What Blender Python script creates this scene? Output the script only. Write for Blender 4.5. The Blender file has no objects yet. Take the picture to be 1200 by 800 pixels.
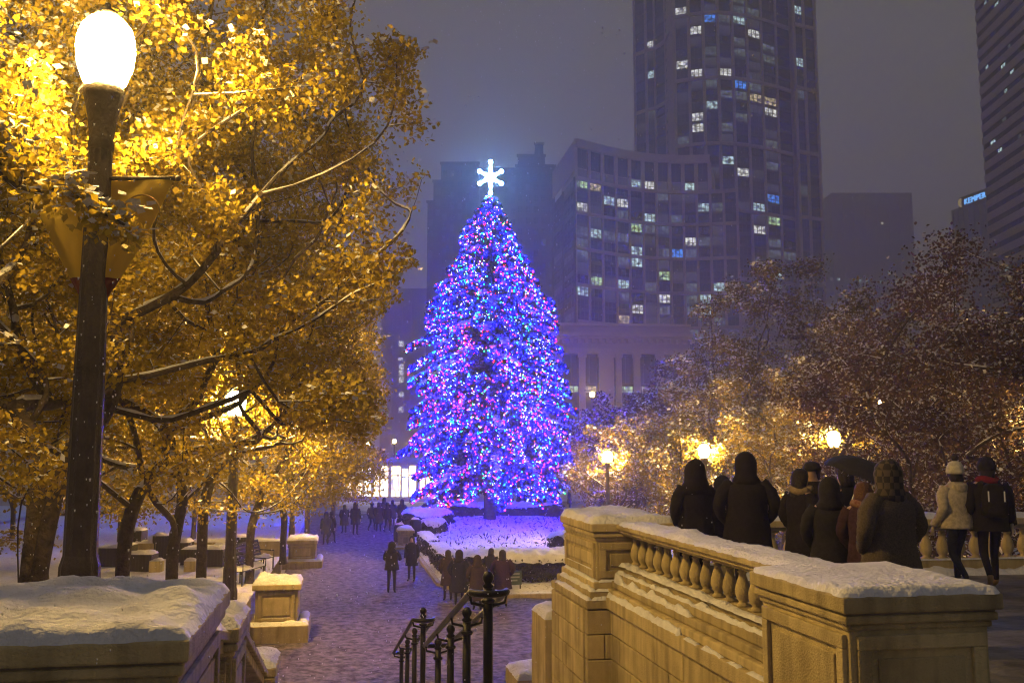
import bpy, math, random
import numpy as np
from mathutils import Vector, Matrix, noise
R = math.radians
PI = math.pi
SC = bpy.context.scene
C = SC.collection

# ------------------------------------------------------------------ camera, sky, exposure
# world: X across the stairs, Y along the path away from the stairs, Z up, plaza at z = 0
CZ, YAW, PITCH, F = 4.9, R(10.0), R(6.58), 1127.0
cam_d = bpy.data.cameras.new('camera')
cam = bpy.data.objects.new('camera', cam_d); C.objects.link(cam)
cam_d.sensor_width = 36.0; cam_d.lens = 36.0*F/1200.0
cam_d.clip_start = 0.1; cam_d.clip_end = 4000
cam.location = (0, 0, CZ); cam.rotation_euler = (R(90)+PITCH, 0, -YAW)
SC.camera = cam

W = bpy.data.worlds.new('World'); SC.world = W; W.use_nodes = True
wn = W.node_tree
bg = wn.nodes['Background']
sky = wn.nodes.new('ShaderNodeTexSky'); sky.sky_type = 'NISHITA'; sky.sun_disc = False
sky.sun_elevation = R(-4.0); sky.sun_rotation = R(200)
mixs = wn.nodes.new('ShaderNodeMix'); mixs.data_type = 'RGBA'
mixs.inputs[0].default_value = 0.96
wn.links.new(sky.outputs[0], mixs.inputs[6])
mixs.inputs[7].default_value = (0.164, 0.154, 0.146, 1)      # low cloud over a city, lit from below, even all round
wn.links.new(mixs.outputs[2], bg.inputs[0]); bg.inputs[1].default_value = 0.85
SC.view_settings.view_transform = 'Standard'; SC.view_settings.look = 'None'
SC.view_settings.exposure = 0.0; SC.view_settings.gamma = 1.0
SC.render.engine = 'CYCLES'
cy = SC.cycles
cy.use_denoising = True
try: cy.denoiser = 'OPENIMAGEDENOISE'
except Exception: pass
cy.max_bounces = 4; cy.diffuse_bounces = 2; cy.glossy_bounces = 2; cy.transmission_bounces = 3
cy.volume_bounces = 0; cy.transparent_max_bounces = 6
cy.sample_clamp_indirect = 1.5; cy.sample_clamp_direct = 0
cy.use_light_tree = True
cy.filter_width = 1.2
cy.use_adaptive_sampling = True; cy.adaptive_threshold = 0.03

SINY, COSY, SINP, COSP = math.sin(YAW), math.cos(YAW), math.sin(PITCH), math.cos(PITCH)
def at(px, py, D):
    'place in the world seen at a photo position, D metres ahead'
    sx, sy = (px-600)/F, (400-py)/F
    s = D/(COSP - sy*SINP)
    x, z = sx*s, (SINP + sy*COSP)*s
    return Vector((x*COSY + D*SINY, -x*SINY + D*COSY, CZ+z))
def on(px, py, Z=0.0):
    sx, sy = (px-600)/F, (400-py)/F
    D = (Z-CZ)*(COSP - sy*SINP)/(SINP + sy*COSP)
    return at(px, py, D)
def ground_at(px, D, Z=0.0):
    p = at(px, 530, D); p.z = Z; return p
def proj(P):
    'numpy: world points -> photo px, py, D'
    P = np.asarray(P, float).reshape(-1, 3)
    x = P[:,0]*COSY - P[:,1]*SINY; D = P[:,0]*SINY + P[:,1]*COSY; z = P[:,2]-CZ
    fw = D*COSP + z*SINP; up = -D*SINP + z*COSP
    fw = np.where(np.abs(fw) < .05, .05, fw)
    return 600+F*x/fw, 400-F*up/fw, D

# ------------------------------------------------------------------ materials
MATS = {}
def node(nt, kind, **kw):
    n = nt.nodes.new(kind)
    for k, v in kw.items(): setattr(n, k, v)
    return n
def mat(name, col=(.5,.5,.5), rough=.7, metal=0.0, col2=None, scale=6.0, bump=0.0, bscale=30.0, emit=None, estr=0.0,
        spec=.4, thresh=(.35,.65), coord='Object', detail=5.0, transl=0.0, attr=None, sample=True, pattern=None):
    m = bpy.data.materials.new(name); MATS[name] = m; m.use_nodes = True
    nt = m.node_tree; b = nt.nodes['Principled BSDF']; out = nt.nodes['Material Output']
    b.inputs['Base Color'].default_value = (*col, 1); b.inputs['Roughness'].default_value = rough
    b.inputs['Metallic'].default_value = metal; b.inputs['Specular IOR Level'].default_value = spec
    tc = node(nt, 'ShaderNodeTexCoord')
    fac = None
    if attr:
        at_ = node(nt, 'ShaderNodeAttribute', attribute_name=attr); fac = at_.outputs['Fac']
    elif col2:
        nz = node(nt, 'ShaderNodeTexNoise'); nz.inputs['Scale'].default_value = scale; nz.inputs['Detail'].default_value = detail
        nz.inputs['Roughness'].default_value = .62
        nt.links.new(tc.outputs[coord], nz.inputs['Vector'])
        rp = node(nt, 'ShaderNodeMapRange'); rp.inputs[1].default_value = thresh[0]; rp.inputs[2].default_value = thresh[1]
        nt.links.new(nz.outputs['Fac'], rp.inputs[0]); fac = rp.outputs[0]
    colout = None
    if fac is not None and col2:
        mx = node(nt, 'ShaderNodeMix'); mx.data_type = 'RGBA'
        mx.inputs[6].default_value = (*col, 1); mx.inputs[7].default_value = (*col2, 1)
        nt.links.new(fac, mx.inputs[0]); colout = mx.outputs[2]
        nt.links.new(colout, b.inputs['Base Color'])
    if bump:
        nb = node(nt, 'ShaderNodeTexNoise'); nb.inputs['Scale'].default_value = bscale; nb.inputs['Detail'].default_value = 6
        nt.links.new(tc.outputs[coord], nb.inputs['Vector'])
        bp = node(nt, 'ShaderNodeBump'); bp.inputs['Strength'].default_value = bump; bp.inputs['Distance'].default_value = .05
        nt.links.new(nb.outputs['Fac'], bp.inputs['Height']); nt.links.new(bp.outputs[0], b.inputs['Normal'])
    if emit:
        b.inputs['Emission Color'].default_value = (*emit, 1); b.inputs['Emission Strength'].default_value = estr
        if not sample: m.cycles.emission_sampling = 'NONE'
    if transl:
        tb = node(nt, 'ShaderNodeBsdfTranslucent'); ms = node(nt, 'ShaderNodeMixShader'); ms.inputs[0].default_value = transl
        if colout is not None: nt.links.new(colout, tb.inputs['Color'])
        else: tb.inputs['Color'].default_value = (*col, 1)
        nt.links.new(b.outputs[0], ms.inputs[1]); nt.links.new(tb.outputs[0], ms.inputs[2]); nt.links.new(ms.outputs[0], out.inputs[0])
    return m

def stone_mat(name, c1, c2):
    'weathered limestone: blotches, rain streaks, each stone a little different'
    m = mat(name, c1, .88, col2=c2, scale=2.2, bump=.45, bscale=60, thresh=(.3,.72))
    nt = m.node_tree; b = nt.nodes['Principled BSDF']; src = b.inputs['Base Color'].links[0].from_socket
    tc = node(nt, 'ShaderNodeTexCoord'); mp = node(nt, 'ShaderNodeMapping'); mp.inputs['Scale'].default_value = (7, 7, .7)
    nz = node(nt, 'ShaderNodeTexNoise'); nz.inputs['Scale'].default_value = 1.0; nz.inputs['Detail'].default_value = 6
    nt.links.new(tc.outputs['Object'], mp.inputs[0]); nt.links.new(mp.outputs[0], nz.inputs['Vector'])
    r1 = node(nt, 'ShaderNodeMapRange'); r1.inputs[1].default_value = .45; r1.inputs[2].default_value = .75; r1.inputs[3].default_value = 1.0; r1.inputs[4].default_value = .55
    nt.links.new(nz.outputs['Fac'], r1.inputs[0])
    oi = node(nt, 'ShaderNodeObjectInfo'); r2 = node(nt, 'ShaderNodeMapRange'); r2.inputs[3].default_value = .78; r2.inputs[4].default_value = 1.12
    nt.links.new(oi.outputs['Random'], r2.inputs[0])
    mu = node(nt, 'ShaderNodeMath', operation='MULTIPLY'); nt.links.new(r1.outputs[0], mu.inputs[0]); nt.links.new(r2.outputs[0], mu.inputs[1])
    mx = node(nt, 'ShaderNodeVectorMath', operation='SCALE'); nt.links.new(src, mx.inputs[0]); nt.links.new(mu.outputs[0], mx.inputs['Scale'])
    nt.links.new(mx.outputs[0], b.inputs['Base Color'])
stone_mat('stone', (.63,.51,.26), (.40,.315,.15)); stone_mat('stone_dark', (.36,.30,.20), (.24,.195,.13))
mat('snow', (.76,.75,.77), .75, bump=.9, bscale=22, col2=(.58,.56,.57), scale=4, spec=.25, thresh=(.45,.8))
mat('snow_trod', (.50,.48,.49), .65, col2=(.22,.20,.20), scale=1.1, bump=.9, bscale=4.5, thresh=(.42,.72), detail=9)
mat('slush', (.20,.165,.16), .75, col2=(.035,.028,.028), scale=4.2, bump=1.0, bscale=12, thresh=(.36,.62), detail=12, spec=.15)
mat('terrace_slush', (.22,.205,.205), .45, col2=(.055,.05,.048), scale=1.4, bump=.9, bscale=7, thresh=(.35,.62), detail=9, spec=.5)
mat('soil_snow', (.68,.67,.69), .85, col2=(.10,.08,.06), scale=7.0, bump=1.0, bscale=9, thresh=(.56,.68), detail=9)
mat('asphalt', (.10,.10,.105), .6, col2=(.3,.3,.31), scale=.15, bump=.3, thresh=(.5,.8))
mat('ice', (.55,.68,.80), .35)  # the rink's bluish lighting is put into this colour
mat('iron', (.012,.012,.013), .42, metal=.3, bump=.15, bscale=60)
mat('post_paint', (.045,.032,.022), .5, bump=.35, bscale=40, col2=(.08,.06,.045), scale=5)
mat('bark', (.085,.062,.045), .95, col2=(.04,.03,.022), scale=9, bump=1.0, bscale=25)
mat('wood', (.12,.085,.055), .7, col2=(.07,.05,.03), scale=12)
mat('banner', (.72,.52,.07), .8, bump=.1, transl=.5)
mat('banner_red', (.14,.02,.015), .8)
mat('banner_print', (.22,.13,.03), .8)
mat('gold_leaf', (.52,.375,.018), .6, col2=(.22,.14,.016), attr='rnd', transl=.42)
mat('gold_leaf_far', (.52,.375,.02), .6, col2=(.21,.14,.018), attr='rnd', transl=.42)
mat('brown_leaf', (.13,.070,.030), .7, col2=(.055,.034,.022), attr='rnd', transl=.35)
mat('olive_leaf', (.22,.15,.026), .7, col2=(.065,.045,.02)
    , attr='rnd', transl=.35)
mat('lampglow_leaf', (.36,.25,.03), .7, col2=(.12,.085,.022), attr='rnd', transl=.35)  # olive leaf brightened to gold, lamp glow put into the colour
mat('needle', (.012,.035,.010), .7, col2=(.022,.05,.014), attr='rnd', transl=.15)
mat('hedge_leaf', (.035,.035,.025), .8, col2=(.07,.06,.045), attr='rnd')
mat('twig', (.07,.05,.04), .9)
mat('globe', (1,.9,.7), .4, emit=(1.0,.62,.16), estr=560)
mat('globe_mid', (1,.9,.7), .4, emit=(1.0,.60,.15), estr=1700)
mat('globe_far', (1,.9,.7), .4, emit=(1.0,.61,.15), estr=900)
mat('spandrel', (.06,.055,.06), .6)
mat('concrete_t', (.50,.41,.36), .85, col2=(.42,.34,.30), scale=.05)
mat('concrete_r', (.55,.46,.39), .85, col2=(.47,.39,.33), scale=.05)
mat('limestone', (.58,.48,.40), .85, col2=(.48,.39,.32), scale=.08)
mat('dark_brick', (.085,.06,.055), .9, col2=(.06,.045,.04), scale=.1)
mat('pale_hazed_wall', (.22,.20,.20), .9, col2=(.18,.165,.165), scale=.05)  # lightened so far towers fade: haze partly put into the colour
mat('planter_dark', (.018,.014,.012), .8, bump=.3)
mat('glass_dark', (.010,.012,.018), .12, spec=.6)
mat('glass_grey', (.025,.028,.038), .15, spec=.6)
mat('mullion', (.10,.085,.078), .6)
for nm, c_, s_ in (('lit_cool',(.62,.85,.86),.85),('lit_white',(.9,.9,.85),1.0),('lit_warm',(.9,.72,.42),.7),('lit_green',(.62,.9,.45),.8),
                   ('lit_blue',(.06,.28,1.0),1.1),('lit_dim',(.5,.6,.62),.22),('lit_faint',(.45,.42,.5),.10)):
    mat(nm, (.05,.05,.05), .4, emit=c_, estr=s_, sample=False, col2=None)
mat('shop_white', (.9,.9,.9), .4, emit=(.95,.98,1.0), estr=6.0); mat('shop_warm', (.9,.9,.9), .4, emit=(1.0,.78,.42), estr=5)
for nm in ('lit_cool','lit_white','lit_warm','lit_green','lit_blue','lit_dim','shop_white','shop_warm'):
    nt = MATS[nm].node_tree; b = nt.nodes['Principled BSDF']; st_ = b.inputs['Emission Strength'].default_value
    tc = node(nt, 'ShaderNodeTexCoord'); oi = node(nt, 'ShaderNodeObjectInfo'); nz = node(nt, 'ShaderNodeTexNoise', noise_dimensions='4D'); nz.inputs['Scale'].default_value = 3.2; nz.inputs['Detail'].default_value = 3
    ml = node(nt, 'ShaderNodeMath', operation='MULTIPLY'); ml.inputs[1].default_value = 60; nt.links.new(oi.outputs['Random'], ml.inputs[0]); nt.links.new(ml.outputs[0], nz.inputs['W'])
    nt.links.new(tc.outputs['Object'], nz.inputs['Vector'])
    mr = node(nt, 'ShaderNodeMapRange'); mr.inputs[1].default_value = .38; mr.inputs[2].default_value = .72; mr.inputs[3].default_value = st_*.12; mr.inputs[4].default_value = st_*2.0
    nt.links.new(nz.outputs['Fac'], mr.inputs[0]); nt.links.new(mr.outputs[0], b.inputs['Emission Strength'])
mat('sign_blue', (.2,.4,.9), .4, emit=(.16,.48,1.0), estr=2.2, sample=False)
mat('sign_gold', (.6,.5,.2), .4, emit=(.8,.6,.2), estr=.5, sample=False)
mat('star_light', (1,1,1), .4, emit=(.13,.42,1.0), estr=1150)
BULB = {'blue':((.00009,.00012,1.0),.38),'violet':((.00018,.00006,1.0),.13),'cyan':((.001,.009,1.0),.20),'red':((1.0,.004,.004),.08),
        'orange':((1.0,.010,.001),.07),'green':((.002,1.0,.06),.11),'white':((.75,.8,1.0),.09)}
for k, (c_, f_) in BULB.items(): mat('bulb_'+k, (.3,.3,.3), .4, emit=c_, estr={'blue':1850,'violet':1300,'cyan':240,'red':110,'orange':120,'green':80,'white':26}[k])
def cloth(name, c, c2=None, s=18): return mat(name, c, .95, col2=c2 or tuple(x*.6 for x in c), scale=s, bump=.25, bscale=90, spec=.15)
cloth('cloth_black', (.020,.017,.018)); cloth('cloth_navy', (.018,.02,.032)); cloth('cloth_brown', (.05,.034,.024)); cloth('cloth_char', (.028,.026,.026))
cloth('cloth_tweed', (.11,.088,.062), (.065,.05,.036), 60); cloth('cloth_cream', (.58,.49,.36)); cloth('knit_cream', (.72,.66,.5)); cloth('cloth_tan', (.30,.22,.13))
cloth('cloth_denim', (.025,.03,.05)); cloth('cloth_red', (.22,.02,.018)); cloth('cloth_plum', (.06,.03,.04)); cloth('cloth_stripe', (.16,.05,.03), (.3,.2,.14), 22)
mat('skin', (.42,.26,.19), .6); mat('hair_dark', (.018,.013,.01), .7, bump=.5, bscale=60); mat('hair_ginger', (.10,.042,.014), .7, bump=.5, bscale=60)
mat('boot', (.015,.013,.012), .5); mat('boot_tan', (.30,.19,.08), .7); mat('glove', (.40,.33,.24), .8)
mat('umbrella', (.016,.014,.016), .8, bump=.05); mat('steel', (.4,.4,.42), .35, metal=.8)
mat('white_rod', (.75,.74,.72), .6); mat('green_panel', (.06,.09,.075), .6); mat('pale_panel', (.3,.32,.28), .6)
def checks():
    m = bpy.data.materials.new('plaid'); MATS['plaid'] = m; m.use_nodes = True; nt = m.node_tree; b = nt.nodes['Principled BSDF']
    tc = node(nt, 'ShaderNodeTexCoord'); ck = node(nt, 'ShaderNodeTexChecker'); ck.inputs['Scale'].default_value = 17
    ck.inputs[1].default_value = (.02,.017,.014,1); ck.inputs[2].default_value = (.075,.055,.035,1)
    nt.links.new(tc.outputs['Object'], ck.inputs[0]); nt.links.new(ck.outputs[0], b.inputs['Base Color']); b.inputs['Roughness'].default_value = .95
checks()

# ------------------------------------------------------------------ mesh helpers
class MB:
    def __init__(s): s.v = []; s.f = []; s.m = []
    def add(s, vs, fs, mi=0):
        o = len(s.v); s.v += [tuple(v) for v in vs]; s.f += [tuple(i+o for i in f) for f in fs]; s.m += [mi]*len(fs); return s
    def box(s, x0, x1, y0, y1, z0, z1, mi=0):
        return s.add([(x0,y0,z0),(x1,y0,z0),(x1,y1,z0),(x0,y1,z0),(x0,y0,z1),(x1,y0,z1),(x1,y1,z1),(x0,y1,z1)],
                     [(3,2,1,0),(4,5,6,7),(0,1,5,4),(1,2,6,5),(2,3,7,6),(3,0,4,7)], mi)
    def prism(s, pts, z0, z1, mi=0, cap=True):
        n = len(pts)
        vs = [(p[0],p[1],z0) for p in pts]+[(p[0],p[1],z1) for p in pts]
        fs = [(i,(i+1)%n,n+(i+1)%n,n+i) for i in range(n)]
        if cap: fs += [tuple(range(n-1,-1,-1)), tuple(range(n,2*n))]
        return s.add(vs, fs, mi)
    def rings(s, rs, cap=True, mi=0):
        n = len(rs[0]); vs = [p for r in rs for p in r]; fs = []
        for k in range(len(rs)-1):
            a, b = k*n, (k+1)*n
            for i in range(n):
                j = (i+1) % n; fs.append((a+i, a+j, b+j, b+i))
        if cap: fs += [tuple(range(n-1,-1,-1)), tuple(range((len(rs)-1)*n, len(rs)*n))]
        return s.add(vs, fs, mi)
    def lathe(s, prof, c=(0,0,0), n=16, mi=0, cap=True, rot=0):
        return s.rings([[(c[0]+r*math.cos(2*PI*i/n+rot), c[1]+r*math.sin(2*PI*i/n+rot), c[2]+z) for i in range(n)] for r, z in prof], cap, mi)
    def tube(s, pts, rad, n=8, mi=0, cap=True):
        pts = [Vector(p) for p in pts]
        if not hasattr(rad, '__len__'): rad = [rad]*len(pts)
        rs = []; ref = None
        for i, p in enumerate(pts):
            t = (pts[min(i+1,len(pts)-1)]-pts[max(i-1,0)])
            if t.length < 1e-9: t = Vector((0,0,1))
            t.normalize()
            if ref is None: ref = Vector((0,0,1)) if abs(t.z) < .9 else Vector((1,0,0))
            a = ref - t*ref.dot(t)
            if a.length < 1e-4: a = Vector((1,0,0)) - t*t.x
            a.normalize(); b = t.cross(a); ref = a
            rs.append([p + (a*math.cos(2*PI*k/n)+b*math.sin(2*PI*k/n))*rad[i] for k in range(n)])
        return s.rings(rs, cap, mi)
    def ball(s, c, r, n=10, m=6, mi=0):
        if not hasattr(r, '__len__'): r = (r,r,r)
        rs = []
        for j in range(m+1):
            a = -PI/2 + PI*j/m; q = max(math.cos(a), .02)
            rs.append([(c[0]+r[0]*q*math.cos(2*PI*i/n), c[1]+r[1]*q*math.sin(2*PI*i/n), c[2]+r[2]*math.sin(a)) for i in range(n)])
        return s.rings(rs, True, mi)
    def mesh(s, name, mats, smooth=False):
        me = bpy.data.meshes.new(name); me.from_pydata([tuple(v) for v in s.v], [], s.f)
        for m in mats: me.materials.append(MATS[m])
        if len(mats) > 1: me.polygons.foreach_set('material_index', s.m)
        if smooth: me.polygons.foreach_set('use_smooth', [True]*len(me.polygons))
        me.update(); return me
def link(name, data, parent=None, loc=None, rotz=None):
    o = bpy.data.objects.new(name, data); C.objects.link(o)
    if parent: o.parent = parent
    if loc is not None: o.location = loc
    if rotz is not None: o.rotation_euler = (0,0,rotz)
    return o
def obj(name, mb, m, parent=None, bevel=0, smooth=False, loc=None, rotz=None):
    ms = [m] if isinstance(m, str) else m
    o = link(name, mb.mesh(name, ms, smooth), parent, loc, rotz)
    if bevel:
        b = o.modifiers.new('bevel', 'BEVEL'); b.width = bevel; b.segments = 2; b.limit_method = 'ANGLE'; b.angle_limit = R(40)
    return o
def tag(o, label=None, cat=None, group=None, kind=None):
    if label: o['label'] = label
    if cat: o['category'] = cat
    if group: o['group'] = group
    if kind: o['kind'] = kind
    return o
def thing(name, label, cat, loc=(0,0,0), rotz=0, group=None):
    o = bpy.data.objects.new(name, None); C.objects.link(o); o.location = loc; o.rotation_euler = (0,0,rotz)
    o.empty_display_size = .2
    return tag(o, label, cat, group)
def np_mesh(name, V, faces, m, rnd=None):
    'V (n,3), faces (f,k) -> mesh'
    me = bpy.data.meshes.new(name); V = np.ascontiguousarray(V, dtype=np.float32); faces = np.ascontiguousarray(faces, dtype=np.int32)
    nf, k = faces.shape
    me.vertices.add(len(V)); me.vertices.foreach_set('co', V.ravel())
    me.loops.add(nf*k); me.loops.foreach_set('vertex_index', faces.ravel())
    me.polygons.add(nf); me.polygons.foreach_set('loop_start', np.arange(0, nf*k, k, dtype=np.int32))
    me.polygons.foreach_set('loop_total', np.full(nf, k, dtype=np.int32))
    me.update(calc_edges=True)
    if rnd is not None:
        a = me.attributes.new('rnd', 'FLOAT', 'FACE'); a.data.foreach_set('value', np.ascontiguousarray(rnd, dtype=np.float32))
    me.materials.append(MATS[m]); return me
def leaves(cent, size, rng, up=.35, droop=0., hexa=False, aspect=.62):
    'one small pointed face for each centre'
    n = len(cent)
    nor = rng.normal(size=(n,3)); nor[:,2] += up*2; nor /= np.linalg.norm(nor, axis=1)[:,None]
    ax = rng.normal(size=(n,3)); ax[:,2] -= droop
    ax -= nor*(ax*nor).sum(1)[:,None]; ax /= np.linalg.norm(ax, axis=1)[:,None]+1e-9
    sd = np.cross(nor, ax)
    L = (np.asarray(size)*rng.uniform(.7,1.25,n))[:,None]
    if hexa:
        prof = [(-.5,0,0),(-.22,.42,.06),(.18,.36,.06),(.55,0,0),(.18,-.36,.06),(-.22,-.42,.06)]
    else:
        prof = [(-.5,0,0),(.02,.45,.05),(.55,0,0),(.02,-.45,.05)]
    V = np.stack([cent + L*(ax*a + sd*b*aspect/.62*.8 + nor*c) for a, b, c in prof], 1).reshape(-1,3)
    k = len(prof)
    return V, np.arange(n*k).reshape(n, k)
def fbm(x, y, s=1.0, seed=0.0, o=3):
    t = 0; a = 1
    for _ in range(o):
        t += a*noise.noise(Vector((x*s+seed, y*s-seed*.7, seed*1.3))); a *= .5; s *= 2.1
    return t
def snow_cap(name, x0, x1, y0, y1, z, h, parent, seed=0, step=.07, over=.012, m='snow', rough=1.0, slope=(0,0)):
    'snow lying on a flat or sloping rectangle: rounded rim, uneven top'
    nx = max(4, min(110, int((x1-x0)/step))); ny = max(4, min(110, int((y1-y0)/step)))
    x0 -= over; x1 += over; y0 -= over; y1 += over
    vs = []; fs = []
    for j in range(ny+1):
        for i in range(nx+1):
            x = x0+(x1-x0)*i/nx; y = y0+(y1-y0)*j/ny
            e = min(i/nx*(x1-x0), (1-i/nx)*(x1-x0), j/ny*(y1-y0), (1-j/ny)*(y1-y0))
            r = min(1, e/max(h*(1.3+1.5*abs(fbm(x, y, 3.1, seed+6))),.02)); q = math.sqrt(max(0, 1-(1-r)**2))
            nz = fbm(x, y, 2.2, seed)*.65 + fbm(x, y, 8, seed+3, 2)*.15 - .5*max(0, fbm(x, y, 4.5, seed+12, 2)-.25)
            zz = -.004 + q*h*(1+nz*rough)
            if e < 1e-6:
                x += (fbm(x,y,7,seed+9)-.35)*.022*(1 if i else -1); y += (fbm(y,x,7,seed+5)-.35)*.022*(1 if j else -1)
            vs.append((x, y, z + zz + slope[0]*(x-x0) + slope[1]*(y-y0)))
    for j in range(ny):
        for i in range(nx):
            a = j*(nx+1)+i; fs.append((a, a+1, a+nx+2, a+nx+1))
    return obj(name, MB().add(vs, fs), m, parent, smooth=True)
# ------------------------------------------------------------------ the ground
def lawn_z(v):
    t = [(-20,3.0),(9,3.0),(14,2.3),(24,1.2),(36,.8),(60,.25),(90,.1),(400,.1)]
    for (a, za), (b, zb) in zip(t, t[1:]):
        if v <= b:
            q = (v-a)/(b-a); q = q*q*(3-2*q); return za+(zb-za)*q
    return .1
g = MB().add([(-700,-60,-.03),(700,-60,-.03),(700,700,-.03),(-700,700,-.03)], [(0,1,2,3)])
tag(obj('ground', g, 'snow_trod'), kind='structure')
def sheet(name, x0, x1, y0, y1, nx, ny, zf, m, kind='structure'):
    vs = [(x0+(x1-x0)*i/nx, y0+(y1-y0)*j/ny, 0) for j in range(ny+1) for i in range(nx+1)]
    vs = [(x, y, zf(x, y)) for x, y, _ in vs]
    fs = [(j*(nx+1)+i, j*(nx+1)+i+1, (j+1)*(nx+1)+i+1, (j+1)*(nx+1)+i) for j in range(ny) for i in range(nx)]
    return tag(obj(name, MB().add(vs, fs), m, smooth=True), kind=kind)
def slush_z(x, y): return .02 + .03*fbm(x, y, 1.3, 4) + .028*fbm(x, y, 3.6, 8, 2)
sheet('plaza_path', -2.2, 24, 16.6, 79.6, 170, 340, slush_z, 'slush')
sheet('cross_street', -60, 60, 80, 96, 4, 2, lambda x, y: .02, 'asphalt')
sheet('lawn', -46, -2.3, 4.0, 92, 90, 170, lambda x, y: lawn_z(y) + .05*fbm(x, y, .5, 2) + .035*fbm(x, y, 2.2, 6) - .02, 'snow')
sheet('ice_rink', -60, -22, 58, 90, 4, 4, lambda x, y: .35, 'ice')
BED = [(3.65,72),(3.65,36.2),(4.8,32.7),(12.5,32.7),(17,38),(17,72)]
def bed_in(x, y):
    e = min(x-3.65, 17-x, y-32.7, 72-y, ((x-3.65)*3.5+(y-36.2)*1.15)/3.68)
    return e
def bed_z(x, y):
    e = bed_in(x, y)
    q = max(0, min(1, e/3.0)); q = q*q*(3-2*q)
    r = max(0, 1-math.hypot(x-9.3, y-61.3)/9)
    return (.12*min(1, max(0, e)/.3) + .25*q + .35*r + .06*fbm(x, y, 1.1, 3) + .05*fbm(x, y, 3.1, 1, 2)) if e > 0 else -.02
sheet('planting_bed', 3.3, 17.3, 32.4, 72, 90, 210, bed_z, 'soil_snow')
kb = MB()
for (a, b) in zip(BED, BED[1:]):
    a, b = Vector((*a,0)), Vector((*b,0)); d = (b-a).normalized(); n = Vector((-d.y, d.x, 0))*.09
    L = (b-a).length; k = int(L/1.2)
    for i in range(k):
        p, q = a+d*(L*i/k+.01), a+d*(L*(i+1)/k-.01)
        kb.prism([(p-n)[:2], (q-n)[:2], (q+n)[:2], (p+n)[:2]], -.02, .15)
tag(obj('bed_kerb', kb, 'stone', bevel=.015), kind='structure')
# terrace beside and behind the stairs (z = 3.0) and its floor
tm = MB().box(3.92, 40, -6, 14.6, -.02, 2.99).box(-.68, 3.5, -6, 6.95, -.02, 2.985)
tag(obj('terrace_mass', tm, 'stone_dark'), kind='structure')
sheet('terrace_floor', 3.95, 40, -6, 14.62, 160, 110, lambda x, y: 3.004+.012*fbm(x, y, 2.2, 3)+.012, 'terrace_slush')

# ------------------------------------------------------------------ stairs
st = thing('staircase', 'snowy stone stairs between the two balustrades, split by the iron handrails', 'stairs', (0,0,0))
def flight(v0, v1, z0, z1, n):
    for i in range(n):
        a = v0+(v1-v0)*i/n; z = z0-(z0-z1)*(i+1)/n
        mb = MB().box(-.70, 3.5, a-.03, a+(v1-v0)/n+.02, z-.34, z)
        s = obj('step', mb, 'stone', st, bevel=.012)
        snow_cap('snow', -.62, 3.45, a+.03, a+(v1-v0)/n-.03, z, .022, s, seed=i*3.1+v0, step=.12, m='snow_trod')
flight(7.0, 10.6, 3.0, 1.9, 7)
ld = obj('landing', MB().box(-.70, 3.5, 10.62, 12.4, 1.6, 1.9), 'stone', st, bevel=.012)
snow_cap('snow', -.62, 3.2, 10.68, 12.36, 1.9, .03, ld, seed=8, step=.1, m='snow_trod')
flight(12.4, 17.0, 1.9, 0.02, 12)

# ------------------------------------------------------------------ stone work
def panel(parent, axis, c0, c1, z0, z1, face, sgn, fr=.09, m='stone'):
    'a sunk panel with a raised field on one side of a die; axis x: face is y = const'
    def bx(a0, a1, b0, b1, d0, d1):
        lo, hi = sorted((face+sgn*d0, face+sgn*d1))
        return MB().box(a0, a1, lo, hi, b0, b1) if axis == 'x' else MB().box(lo, hi, a0, a1, b0, b1)
    for a0, a1, b0, b1 in ((c0, c1, z1-fr, z1), (c0, c1, z0, z0+fr), (c0, c0+fr, z0+fr, z1-fr), (c1-fr, c1, z0+fr, z1-fr)):
        obj('panel_frame', bx(a0, a1, b0, b1, -.002, .034), m, parent, bevel=.008)
    g_ = .055
    obj('panel_field', bx(c0+fr+g_, c1-fr-g_, z0+fr+g_, z1-fr-g_, -.002, .018), m, parent, bevel=.01)
    o = MB(); a0, a1 = c0+fr+.005, c1-fr-.005
    lo, hi = sorted((face+sgn*.0, face+sgn*.03))
    if axis == 'x': snow_cap('snow', a0, a1, lo, hi, z0+fr, .016, parent, seed=c0, step=.05, over=0)
    else: snow_cap('snow', lo, hi, a0, a1, z0+fr, .016, parent, seed=c0, step=.05, over=0)
def pedestal(name, label, x0, x1, y0, y1, z0, z1, panels='', h=.085, seed=0, over=.075, fine=.055, rough=1.0):
    t = thing(name, label, 'pedestal', ((x0+x1)/2, (y0+y1)/2, z0))
    t.location = (0,0,0)
    zc = z1-.22
    die_ = obj('die', MB().box(x0, x1, y0, y1, z0, zc+.01), 'stone', t, bevel=.012)
    for k, (d, a, b) in enumerate(((.022, zc, zc+.045), (.05, zc+.045, zc+.10), (over, zc+.115, z1))):
        cap_ = obj(('moulding', 'moulding', 'cap')[k], MB().box(x0-d, x1+d, y0-d, y1+d, a, b), 'stone', t, bevel=.014)
    obj('moulding', MB().box(x0-.035, x1+.035, y0-.035, y1+.035, zc+.10, zc+.115), 'stone_dark', t)
    snow_cap('snow', x0-over+.01, x1+over-.01, y0-over+.01, y1+over-.01, z1, h, cap_, seed=seed, step=fine, rough=rough)
    m_ = .10
    if 'f' in panels: panel(die_, 'x', x0+m_*.4, x1-m_*.4, z0+.05, zc-.03, y0, -1)
    if 'l' in panels: panel(die_, 'y', y0+m_*.4, y1-m_*.4, z0+.05, zc-.03, x0, -1)
    if 'r' in panels: panel(die_, 'y', y0+m_*.4, y1-m_*.4, z0+.05, zc-.03, x1, 1)
    return t
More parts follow.
